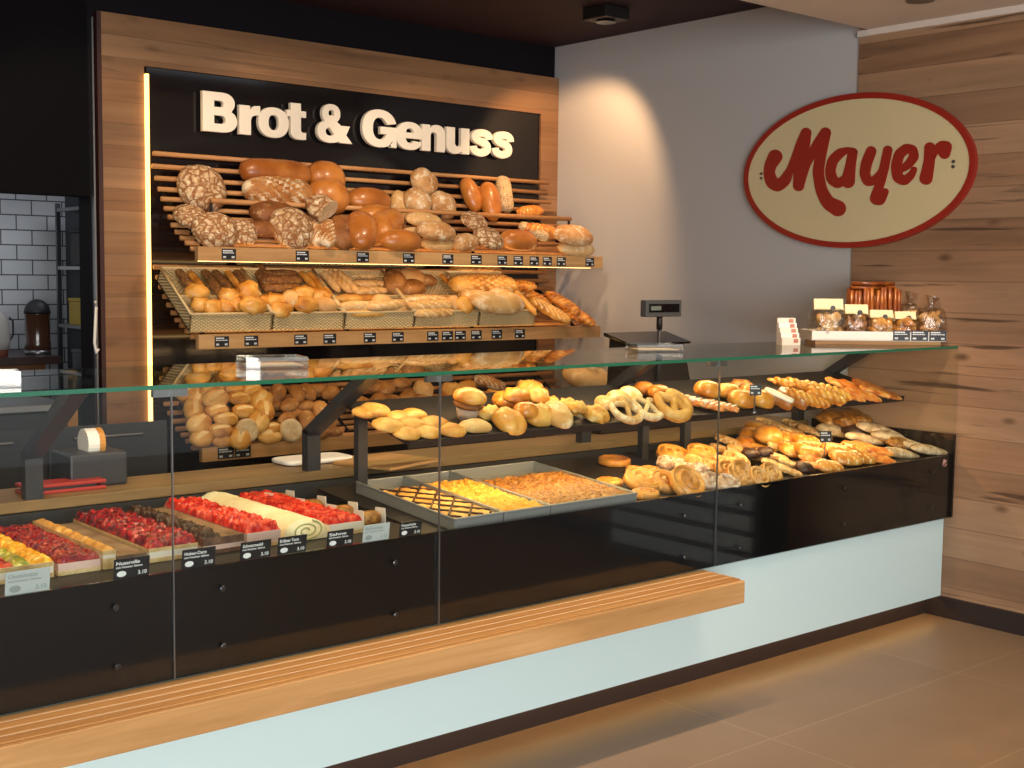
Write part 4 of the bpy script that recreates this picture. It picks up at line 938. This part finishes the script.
for k, (px, y) in enumerate(((380, 3.42), (376, 3.56), (370, 3.72), (362, 3.88))):
    x = P_(px); g = thing('wrapped_slice', 'brown nut slice in white paper sides, %s from the front' % ORD[k], 'cake', (x, y, ZC), 'paper-wrapped slices beside the red cake')
    blob(.075, .06, .06, nl=14, nc=12, ex=3.5, cx=3, seed=50 + k, amp=.06).obj('slice_body', C_NUTC, g, True).location = (0, 0, .024)
    for s in (-1, 1):
        MB().prism([(-.032, .0), (.032, .0), (.028, .058), (-.028, .062)], 'x', s * .042 - .001, s * .042 + .001).obj('paper_side', WHITE, g)

# ------------------------------------------------------------------ sheet trays
def bed_local(x, y): return (x, y, zb_(y) + .001)
TX = [at(px, 527 - (px - 452) * .19, 'y', 3.235).x for px in (453, 502.5, 549.5, 636)]
def tray(x0, x1, k, label):
    L_ = .58; hx = (x1 - x0) / 2 - .002
    t = thing('baking_tray', label, 'tray', bed_local((x0 + x1) / 2, 3.232), 'steel sheet trays'); t.rotation_euler = (math.atan(SL), 0, 0)
    mb = MB(); th = .003; h = .04
    mb.box((-hx, 0, 0), (hx, L_, th)); mb.box((-hx, 0, th), (hx, th, h)); mb.box((-hx, L_ - th, th), (hx, L_, h)); mb.box((-hx, th, th), (-hx + th, L_ - th, h)); mb.box((hx - th, th, th), (hx, L_ - th, h))
    mb.obj('pan', STEEL, t)
    mb = MB(); r = .004
    for a, b in (((-hx, 0), (hx, 0)), ((hx, 0), (hx, L_)), ((hx, L_), (-hx, L_)), ((-hx, L_), (-hx, 0))): mb.tube([(a[0], a[1], h), (b[0], b[1], h)], r, 6)
    mb.obj('rolled_rim', STEEL, t)
    return t, hx, L_
for k, (lab, lab2, m, h, r, fill) in enumerate((('leftmost steel sheet tray holding the lattice cake', 'yellow sheet cake with dark lattice lines', C_LATT, .008, .02, .80),
                                               ('middle steel sheet tray holding crumble cake', 'golden crumble sheet cake in the middle tray', C_CRMB, .012, .010, .80),
                                               ('widest steel sheet tray holding nut cake', 'brown caramel nut sheet cake in widest tray', C_NUTC, .012, .009, .72))):
    t, hx, L_ = tray(TX[k], TX[k + 1], k, lab)
    c = thing('sheet_cake', lab2, 'cake', t.location, 'sheet cakes'); c.rotation_euler = t.rotation_euler
    MB().box((-hx + .006, .006, .0035), (hx - .006, L_ * fill, .028)).obj('cake_base', SPONGE, c)
    topping(-hx + .006, hx - .006, .006, L_ * fill, .028, h, r, 20 + k, .003).obj('cake_top', m, c, True)
    if k == 0:
        for s in (-1, 1):
            for j in range(-4, 9):
                y0 = .03 + j * .10; pts = []
                for q in range(13):
                    x = -hx + .012 + (2 * hx - .024) * q / 12; y = y0 + s * x * 1.1 + .02
                    if .012 < y < L_ * fill - .006: pts.append((x, y, .0395))
                if len(pts) > 1: MB().tube(pts, .004, 6).obj('lattice_strip', C_CHOC, c, True)

# ------------------------------------------------------------------ price tags
def ptag(label, c, w, h, group, tilt=0, yaw=0, lines=None, m=None, logo=False):
    t = thing('price_tag', label, 'price tag', c, group); t.rotation_euler = (math.radians(tilt), 0, math.radians(yaw))
    MB().box((-w / 2, 0, 0), (w / 2, .002, h)).obj('card', m or TAGB, t)
    mb = MB(); y = -.0006; lm = TAGW if not m else plain('tag_print', '8d9694', .5) if 'tag_print' not in MATS else MATS['tag_print']
    def bar(x0, x1, z0, z1): mb.box((w * (x0 - .5), y, h * z0), (w * (x1 - .5), 0, h * z1))
    if lines:
        for txt, x0, x1, z0, z1 in lines:
            me = text_mesh(txt, .02, 0); fit_mesh(me, w * (x0 - .5), w * (x1 - .5), h * z0, h * z1, y)
            me.materials.clear(); me.materials.append(lm)
            o = bpy.data.objects.new('lettering', me); COL.objects.link(o); o.parent = t
    else:
        rr = random.Random(round(c[0] * 1000))
        x = .08
        while x < .62: d = rr.uniform(.08, .16); bar(x, x + d, .76, .88); x += d + .02
        x = .08
        while x < .8: d = rr.uniform(.05, .12); bar(x, x + d, .58, .67); x += d + .025
        for x in (.10, .17, .24): bar(x, x + .05, .14, .32)
        for x in (.70, .77, .84): bar(x, x + .05, .14, .32)
    if mb.v: mb.obj('lettering', lm, t)
    if logo:
        MB().prism([(b * 1.0, a) for a, b in ell(w * .13, h * .15, 18)], 'y', y, 0).obj('oval_mark', lm, t).location = (-w * .28, 0, h * .24)
    return t
for k, px in enumerate((229, 302.5, 363, 409, 448, 476.5, 502.5, 518.5, 534.5, 547.5, 561.5, 590)):
    w = at(px, 255 + (px - 229) * .018, 'y', 5.487)
    ptag('small black price tag, %s from left on the upper rack board' % ORD[k], (w.x, 5.4875, 1.657), .074 if px < 480 else .068, .05, 'price tags on the upper rack board')
for k, px in enumerate((222, 251.5, 301, 330, 370, 398, 433, 447.5, 460.5, 476.5, 497, 520)):
    w = at(px, 340, 'y', 5.487)
    ptag('small black price tag, %s from left on the middle rack board' % ORD[k], (w.x, 5.4875, 1.244), .074, .05, 'price tags on the middle rack board')
for k, px in enumerate((226, 243)):
    w = at(px, 453, 'y', 5.487)
    ptag('small black price tag on the lowest rack board, %s one' % ('left', 'right')[k], (w.x, 5.4875, .707), .085, .055, 'price tags on the lowest rack board')
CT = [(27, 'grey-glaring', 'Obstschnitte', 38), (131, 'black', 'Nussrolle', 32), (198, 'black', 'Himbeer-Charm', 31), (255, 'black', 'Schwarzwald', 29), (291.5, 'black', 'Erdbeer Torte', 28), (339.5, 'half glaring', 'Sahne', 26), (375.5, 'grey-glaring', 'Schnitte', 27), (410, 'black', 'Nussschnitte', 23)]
ll = ['fruit cake', 'flat brown nut cake', 'seam of raspberry and chocolate cakes', 'strawberry cream cake', 'white cake roll', 'red jelly cake', 'paper-wrapped slices', 'leftmost sheet tray']
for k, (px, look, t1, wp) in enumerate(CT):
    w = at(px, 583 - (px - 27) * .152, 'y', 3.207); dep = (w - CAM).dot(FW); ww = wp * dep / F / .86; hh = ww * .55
    ptag('%s price tag with lettering in front of the %s' % ('glare-painted' if look.startswith('grey') else 'black', ll[k]), (w.x, 3.206, .7825), ww, hh, 'price tags in the cake case', 8, 0,
         [(t1, .06, .72, .70, .88), ('mit frischer Sahne', .06, .80, .53, .64), ('3.10', .68, .93, .12, .32)], plain('tag_glare', 'b4bdbd', .5) if look.startswith('grey') and 'tag_glare' not in MATS else MATS['tag_glare'] if look.startswith('grey') else None, True)  # glare on the cards is painted as a grey card colour
def sticktag(label, px, py, fr_, top, w, h):
    b = at_plane(px, py, fr_[0], fr_[1]); t = thing('price_tag', label, 'price tag', b, 'price tags on sticks')
    MB().tube([(0, 0, .0), (.004, 0, top)], .0025, 6).obj('stick', GREYM, t); MB().lathe([(.012, 0), (.012, .006)], 12).obj('foot', GREYM, t)
    c = ptag('x', (0, -.006, top - .01), w, h, None, -6, -30); c.name = 'tag_card'; c.parent = t
    for k in ('label', 'category'): del c[k]
sticktag('black price tag on a stick standing on the upper tray', 754, 413, uf, .085, .05, .046)
sticktag('black price tag on a stick standing on the lower bed', 824, 462, bf, .10, .055, .05)

# ------------------------------------------------------------------ things on the glass top and the worktop
ZT = 1.2955
def acr(label, px, py, w, d, h, yaw):
    p = at(px, py, 'z', ZT); t = thing('card_holder', label, 'holder', p, 'clear holders on the glass top'); t.rotation_euler = (0, 0, math.radians(yaw))
    mb = MB(); th = .004
    mb.box((-w / 2, -d / 2, 0), (w / 2, d / 2, th)); mb.box((-w / 2, -d / 2, th), (w / 2, -d / 2 + th, h)); mb.box((-w / 2, d / 2 - th, th), (w / 2, d / 2, h)); mb.box((-w / 2, -d / 2 + th, th), (-w / 2 + th, d / 2 - th, h)); mb.box((w / 2 - th, -d / 2 + th, th), (w / 2, d / 2 - th, h))
    mb.obj('acrylic_box', ACRYL, t)
    MB().box((-w / 2 + .012, -d / 2 + .012, .006), (w / 2 - .012, d / 2 - .012, h * .3)).obj('paper_stack', plain('paper_beige', 'cfc0a4', .6) if 'paper_beige' not in MATS else MATS['paper_beige'], t)
acr('clear acrylic holder with white cards on glass above the roll heap', 272, 367, .20, .14, .035, -15)
acr('clear acrylic holder with white cards on glass before the register', 654, 351, .20, .14, .03, -25)
acr('clear acrylic holder on glass at the far left edge', -5, 386, .12, .10, .04, -15)
# cash register with customer display
p = at(655, 380, 'y', 4.32); rg = thing('cash_register', 'black cash register with small customer display on a pole', 'cash register', (p.x, 4.32, .8685)); O_ = Vector((p.x, 4.32, .8685))
def atr(px, py, y): return at(px, py, 'y', y) - O_
a, b = atr(602, 388, 4.20), atr(692, 385, 4.20)
MB().box((a.x, -.12, 0), (b.x, .16, .10)).obj('cash_drawer', BLACKM, rg, bevel=.006)
c0, c1 = atr(628, 346, 4.30), atr(686, 336, 4.30)
MB().prism([(-.10, .101), (.14, .101), (.12, c1.z), (-.02, c0.z)], 'x', c0.x + .01, c1.x - .01).obj('body', BLACKM, rg, bevel=.006)
MB().prism([(-.04, c0.z + .001), (.13, c1.z + .001), (.13, c1.z + .02), (-.05, c0.z + .012)], 'x', c0.x - .02, c1.x + .01).obj('screen', BLACKG, rg, bevel=.004)
d0, d1 = atr(643, 317, 4.24), atr(679, 300, 4.24); pz = atr(659, 346, 4.24)
px_ = (d0.x + d1.x) / 2
MB().tube([(px_ - .01, -.08, .10), (px_ - .01, -.08, d0.z + .005)], .011, 12).obj('pole', DARKG, rg, True)
MB().tube([(px_ - .01, -.08, d0.z - .06), (px_ - .01, -.08, d0.z)], .015, 12).obj('pole_collar', BLACKM, rg, True)
MB().box((d0.x, -.10, d0.z), (d1.x, -.06, d1.z)).obj('display_housing', plain('display_grey', '4c4e4e', .5), rg, bevel=.005)
MB().box((d0.x + .02, -.1025, d0.z + .022), (d1.x - .02, -.1005, d1.z - .018)).obj('display_window', BLACKG, rg)
MB().box((d0.x + .03, -.1035, d0.z + .032), (d0.x + .10, -.103, d1.z - .028)).obj('readout', plain('lcd_grey', '6e7a70', .4), rg)
# leaflets
p = at(789, 345, 'z', ZT); lt = thing('leaflet_stack', 'stepped stack of white leaflets left of the packaged goods tray', 'leaflets', p); lt.rotation_euler = (0, 0, math.radians(-35))
for k in range(5):
    MB().box((-.045, -.04 + k * .02, 0), (.04, -.026 + k * .02, .035 + k * .022)).obj('leaflet', WHITE if k % 2 else plain('leaflet_cream', 'efe2d2', .6), lt)
    MB().box((.008, -.0408 + k * .02, .012 + k * .022), (.03, -.0402 + k * .02, .030 + k * .022)).obj('print', plain('leaflet_red', 'c07a64', .6) if 'leaflet_red' not in MATS else MATS['leaflet_red'], lt)
# tray with packaged goods
TY, TZ = 3.47, ZT
q0, q1 = at(811, 344, 'z', ZT), at(945, 344, 'z', ZT); q1 = at(945, 344, 'x', 5.41); q1.z = q0.z
pt = thing('display_tray', 'white shallow tray with wooden foot on the glass top', 'tray', ((q0.x + q1.x) / 2, (q0.y + q1.y) / 2, ZT))
tyaw = math.atan2(q1.y - q0.y, q1.x - q0.x); pt.rotation_euler = (0, 0, tyaw); tl = (q1 - q0).length / 2
MB().box((-tl + .02, .0, 0), (tl - .02, .20, .018)).obj('wooden_foot', WOODB, pt)
mb = MB(); mb.box((-tl, -.01, .018), (tl, .23, .024)); mb.box((-tl, -.014, .024), (tl, -.01, .062)); mb.box((-tl, .226, .024), (tl, .23, .062)); mb.box((-tl, -.01, .024), (-tl + .004, .226, .062)); mb.box((tl - .004, -.01, .024), (tl, .226, .062))
mb.obj('tray_body', WHITE, pt)
TM = Matrix.Translation(pt.location) @ Matrix.Rotation(tyaw, 4, 'Z')
def ontray(u, v, z): return TM @ Vector((u * tl, v, z))
for k, u in enumerate((.33, .60, .87)):
    p = ontray(u, -.0165, .021)
    ptag('black price tag on the packaged goods tray, %s from left' % ORD[k], p, .08, .048, 'price tags on the goods tray', 0, math.degrees(tyaw))
def bag(label, u, v, w, d, h, inner, seed, lab_c=None):
    p = ontray(u, v, .0245); t = thing('goods_bag', label, 'bag', p, 'clear goods bags on the tray'); t.rotation_euler = (0, 0, tyaw)
    o = blob(w, d, h * .75, nl=18, nc=16, ex=3.4, cx=3, seed=seed, amp=.10, fr=9, flat=1).obj('clear_bag', FILM, t, True); o.location = (0, 0, h * .375)
    rr = random.Random(seed); mb = MB()
    for _ in range(26):
        b = blob(w * .34, d * .4, .035, nl=8, nc=8, seed=rr.random() * 9, amp=.1)
        M = Matrix.Translation((rr.uniform(-.28, .28) * w, rr.uniform(-.25, .25) * d, .024 + rr.random() * h * .46)) @ Euler((rr.random() * 3, rr.random(), rr.random() * 6)).to_matrix().to_4x4()
        mb.add([M @ Vector(v_) for v_ in b.v], b.f)
    mb.obj('contents', inner, t, True)
    if lab_c:
        mb = MB(); mb.prism([(-.02, h * .70), (.02, h * .70), (.006, h * .96), (-.006, h * .96)], 'x', -w * .38, w * .38); mb.obj('paper_header', lab_c, t)
        mb = MB().lathe([(.012, 0), (.012, .003)], 12); o = mb.obj('seal', DARKG, t); o.matrix_local = Matrix.Translation((w * .1, -.02, h * .74)) @ Matrix.Rotation(PI / 2, 4, 'X')
    else:
        MB().tube([(0, 0, h * .72), (0, 0, h * .80), (.01, 0, h)], [.03, .010, .035], 10).obj('tied_neck', FILM, t, True)
bag('largest clear bag of pale biscuits at left end of tray', -.72, .055, 0.182, 0.132, 0.195, C_PWD, 61, plain('header_cream', 'efdcae', .5))
bag('clear bag of dark nut biscuits beside the pale biscuit bag', -.30, .055, 0.143, 0.120, 0.169, C_NUTC, 62, MATS['header_cream'])
bag('clear bag of golden biscuits in the tray middle', .08, .055, 0.143, 0.120, 0.143, C_CHEESE, 63, MATS['header_cream'])
bag('clear bag of golden biscuits behind the middle price tag', .44, .055, 0.130, 0.120, 0.137, C_GOLD, 64, MATS['header_cream'])
bag('tied clear bag of pale sweets at right end of tray', .82, .055, 0.143, 0.120, 0.202, C_PALE, 65)
bag('tied clear bag behind the middle of the tray', .62, .165, 0.117, 0.096, 0.221, C_PALE, 66)
# pretzel sticks bundle
p = ontray(.06, .165, .0245)
ps = thing('pretzel_jar', 'clear jar packed with upright pretzel sticks behind the tray', 'jar', p); ps.rotation_euler = (0, 0, tyaw); ps_h = .245; rr = random.Random(5); n_ = 0
for j in range(3):
    for i in range(12):
        MB().tube([(-.115 + i * .021 + rr.uniform(-.003, .003), -.03 + j * .028, .006), (-.115 + i * .021 + rr.uniform(-.006, .006), -.03 + j * .028, ps_h - rr.random() * .02)], .0095, 7).obj('pretzel_stick', C_PRETZ, ps, True)
for i in range(9):
    y = -.032 + (i % 5) * .016; x = rr.uniform(-.03, .03)
    MB().tube([(x - .09, y, ps_h - .004 + (i // 5) * .018), (x + .08, y + rr.uniform(-.02, .02), ps_h - .002 + (i // 5) * .018)], .0095, 7).obj('pretzel_stick', C_PRETZ, ps, True)
mb = MB(); e = .005
for lo, hi in (((-.135, -.047, 0), (.135, .047, .004)), ((-.135, -.047, .004), (.135, -.044, .1)), ((-.135, .044, .004), (.135, .047, .1)), ((-.135, -.044, .004), (-.132, .044, .1)), ((.132, -.044, .004), (.135, .044, .1))): mb.box(lo, hi)
mb.obj('clear_box', ACRYL, ps)
# on the worktop
def onwt(px, py): return at(px, py, 'z', .8685)
p = onwt(318, 463); o = blob(.30, .16, .022, ex=6, cx=5, flat=1, amp=0, seed=1).obj('cutting_board', WHITE, None, True); o.location = (p.x, p.y + .04, .880); tag(o, 'white rounded cutting board on the worktop beside the bracket', 'cutting board')
p = onwt(402, 466); o = MB().box((-.16, -.14, 0), (.16, .14, .012)).obj('wooden_board', WOODB, None, bevel=.003); o.location = (p.x, p.y + .1, .8685); o.rotation_euler = (0, 0, .3); tag(o, 'pale wooden board on the worktop behind the lattice cake tray', 'board')
p = onwt(101, 487); db = thing('tape_dispenser', 'dark box holding a white and orange tape roll on worktop', 'dispenser', (p.x, p.y + .1, .8685))
MB().box((-.10, -.09, 0), (.10, .09, .115)).obj('box', DARKG, db, bevel=.008)
MB().prism(ell(.05, .05, 24), 'x', -.02, .02).obj('paper_roll', WHITE, db).location = (-.0, 0, .14)
MB().prism(ell(.051, .051, 24), 'x', .021, .04).obj('orange_roll', plain('tape_orange', 'c98a2e', .5), db).location = (0, 0, .14)
for k in range(2):
    p = onwt(77, 490); o = MB().box((-.15, -.05, 0), (.12, .05, .012)).obj('red_tray', plain('red_plastic', 'a3322c', .4) if k == 0 else MATS['red_plastic'], None, bevel=.003)
    o.location = (p.x - .03, p.y + .02 + .001 * k, .8685 + k * .021); tag(o, 'flat red plastic tray on the worktop, %s of two' % ('lower', 'upper')[k], 'tray', 'red trays on the worktop')
sp = MB().box((-.12, -.04, .0125), (.09, .04, .0205)).obj('grey_tray', DARKG); sp.location = (onwt(77, 490).x - .03, onwt(77, 490).y + .02, .8685); tag(sp, 'thin grey tray between the two red trays', 'tray')
# grey machine and cupboard on the far left, across the aisle
mc = thing('steel_cabinet', 'dark grey steel cabinet behind the counter at far left', 'cabinet', (2.0, 5.3, 0))
xr = at(64, 430, 'y', 5.2).x - 2.0
MB().box((-1.6, -.1, 0), (xr, .55, 1.02)).obj('body', DARKG, mc, bevel=.01)
MB().box((-1.6, -.13, 1.02), (xr + .02, .57, 1.05)).obj('top', GREYM, mc, bevel=.004)
for k in range(3): MB().box((-1.2 + k * .55, -.112, .2), (-.68 + k * .55, -.101, .95)).obj('door', plain('door_grey', '4a4d52', .35, .4) if k == 0 else MATS['door_grey'], mc, bevel=.004)
for k in range(3): MB().tube([(-1.1 + k * .55, -.125, .90), (-.8 + k * .55, -.125, .90)], .008, 8).obj('handle', GREYM, mc)
xp = at(71, 405, 'y', 6.0).x
o = MB().box((xp - .025, 5.98, 0), (xp + .025, 6.03, 1.12)).obj('wooden_post', WOODB); tag(o, 'pale wooden post beside the doorway behind the left bracket', 'post')
# back room: counter, coffee flask, pale shape, rack
kc = thing('kitchen_counter', 'brown-topped counter in front of the white tiled wall', 'counter', (1.5, 7.3, 0)); zt_ = at(30, 357, 'y', 7.2).z; xk = at(62, 357, 'y', 7.2).x - 1.5
MB().box((-3, -.1, zt_ - .045), (xk, .6, zt_)).obj('countertop', plain('dark_brown_top', '3a2c28', .4), kc, bevel=.004)
MB().box((-3, -.06, 0), (xk - .08, .58, zt_ - .046)).obj('front', wood('brown_front', '6b4c30', '84603e', '9a744e', 0), kc)
p = at(38, 356, 'y', 7.4); fk = thing('coffee_flask', 'tall brown coffee canister with black domed lid before white tiles', 'flask', (p.x, 7.4, zt_)); r = 12.5 * (p - CAM).dot(FW) / F
MB().lathe([(r, 0), (r, r * .9), (r * .96, r * 1.1), (r * .96, r * 3.2), (r, r * 3.25)], 24).obj('body', plain('flask_brown', '4a3022', .2, coat=.5), fk, True)
MB().lathe([(r * 1.01, 0.0), (r * 1.01, r * .35), (r * .5, r * .36)], 24).obj('steel_ring', GREYM, fk, True)
MB().lathe([(r * 1.02, r * 3.26)] + [(r * 1.02 * math.cos(a * PI / 16), r * 3.26 + r * 1.15 * math.sin(a * PI / 16)) for a in range(1, 9)], 24).obj('lid', BLACKM, fk, True)
p = at(0, 352, 'y', 7.3); cn = thing('canister', 'pale rounded shape at the left edge before white tiles', 'canister', (p.x - .02, 7.3, zt_)); r = .075  # stand-in for an unidentified pale rounded shape
MB().lathe([(r * .8, 0), (r * .85, .03), (r * .85, .04)], 20).obj('foot', plain('pale_shape_foot', '7a4632', .5), cn, True)
MB().lathe([(r * .9, .041), (r, .08), (r, .18), (r * .8, .23), (r * .4, .262), (.002, .27)], 22).obj('body', plain('pale_shape_white', 'a8a49e', .6), cn, True)
MB().tube([(r, 0, .22), (r + .02, 0, .20), (r + .02, 0, .12), (r, 0, .09)], .006, 8).obj('handle', BLACKM, cn)
sr = thing('storage_rack', 'dark metal storage rack with stored goods in the doorway', 'shelf', (2.97, 7.55, 0))
for x in (-.05, .10):
    for y in (-.2, .2): MB().box((x - .012, y - .012, 0), (x + .012, y + .012, 2.0)).obj('upright', DARKG, sr)
for z in (.9, 1.25, 1.6, 1.95): MB().box((-.06, -.21, z), (.11, .21, z + .02)).obj('shelf_plate', GREYM, sr)
for k, (x, z, w, h, m, c) in enumerate(((.02, 1.62, .11, .22, BLACKM, 'black'), (.02, .92, .11, .2, plain('box_grey', '75787c', .6), 'grey'), (.0, 1.27, .10, .16, plain('box_yellow', 'b89a2c', .5), 'yellow'))):
    o = thing('storage_box', '%s box with lid on the %s plate of the doorway rack' % (c, ('lowest', 'middle', 'upper')[int((z - .9) / .34)]), 'box', (2.97 + x, 7.5, z + .0005), 'boxes on the doorway rack')
    MB().box((-w / 2, -.1, 0), (w / 2, .1, h - .02)).obj('body', m, o, bevel=.006); MB().box((-w / 2 - .004, -.104, h - .0195), (w / 2 + .004, .104, h)).obj('lid', m, o, bevel=.003)
p = at(96, 340, 'y', 6.0); hk = MB().tube([(p.x, 6.0, 1.45), (p.x, 5.99, 1.42), (p.x - .02, 5.97, 1.25), (p.x - .012, 5.97, 1.20), (p.x, 5.97, 1.22)], .007, 8).obj('wall_hook', WHITE, None, True); tag(hk, 'white curved hook hanging beside the left oak post', 'hook')

# ------------------------------------------------------------------ light
def area(name, loc, target, sx, sy, power, col, spread=None):
    l = bpy.data.lights.new(name, 'AREA'); l.shape = 'RECTANGLE'; l.size = sx; l.size_y = sy; l.energy = power; l.color = lin(col)[:3]
    if spread: l.spread = math.radians(spread)
    o = bpy.data.objects.new(name, l); COL.objects.link(o); o.location = loc
    o.rotation_euler = (Vector(target) - Vector(loc)).to_track_quat('-Z', 'Y').to_euler(); return o
def spot(name, loc, target, power, col, ang, blend=.3, r=.03):
    l = bpy.data.lights.new(name, 'SPOT'); l.energy = power; l.color = lin(col)[:3]; l.spot_size = math.radians(ang); l.spot_blend = blend; l.shadow_soft_size = r
    o = bpy.data.objects.new(name, l); COL.objects.link(o); o.location = loc
    o.rotation_euler = (Vector(target) - Vector(loc)).to_track_quat('-Z', 'Y').to_euler(); return o
WARM = 'ffdfbc'
ax = Vector((.4138, .4677, -.7811)); L0 = Vector((4.857, 5.25, 2.95))
spot('rack_spot', L0, L0 + ax, 58, 'ffc890', 88, .5)
for x in (1.9, 2.9, 3.9): spot('rack_spot', (x, 4.7, 2.98), (x + .5, 5.7, 1.75), 45, WARM, 80, .5)
for x in (1.1, 2.0, 2.9, 3.8, 4.55): spot('counter_spot', (x, 3.25, 2.80), (x, 3.45, .9), 75, WARM, 80, .6)
def strip_light(name, x0, x1, y, z, ty, power):
    area(name, ((x0 + x1) / 2, y, z), ((x0 + x1) / 2, ty, z - 1), x1 - x0, .02, power, 'ffcc8c')
spot('counter_spot', (4.75, 3.0, 2.80), (5.1, 3.45, 1.35), 45, WARM, 34, .5)
strip_light('case_light', 2.5, 5.15, 3.475, 1.022, 3.65, 12)
strip_light('case_light', 2.5, 5.15, 3.66, 1.278, 3.60, 9)
strip_light('case_light', .4, 2.38, 3.62, 1.278, 3.62, 5)
area('shop_window_light', (-.8, -3.6, 1.5), (1.2, 3, 1.0), 5.5, 2.6, 430, 'f6f6f4')
area('added_shop_fill', (3.4, 1.3, 2.80), (3.6, 1.3, 0), 1.4, .8, 30, 'ffe3c4')  # unseen fill lamp, added to brighten plank wall and floor
area('kitchen_light', (1.5, 7.2, 2.28), (1.5, 7.2, 0), 1.6, .5, 5, 'eef2ff')
area('kitchen_light', (3.0, 7.0, 2.28), (3.0, 7.2, 0), .4, .4, 4, 'eef2ff')  # extra unseen lamp, added to lighten the doorway
w = bpy.data.worlds.new('world'); S.world = w; w.use_nodes = True
bg = w.node_tree.nodes['Background']; bg.inputs[0].default_value = lin('d8dade'); bg.inputs[1].default_value = 1.45
S.view_settings.view_transform = 'Standard'; S.view_settings.look = 'None'; S.view_settings.gamma = 1; S.view_settings.use_curve_mapping = False
S.view_settings.exposure = 0.0
S.cycles.max_bounces = 8; S.cycles.transparent_max_bounces = 24; S.cycles.use_denoising = True
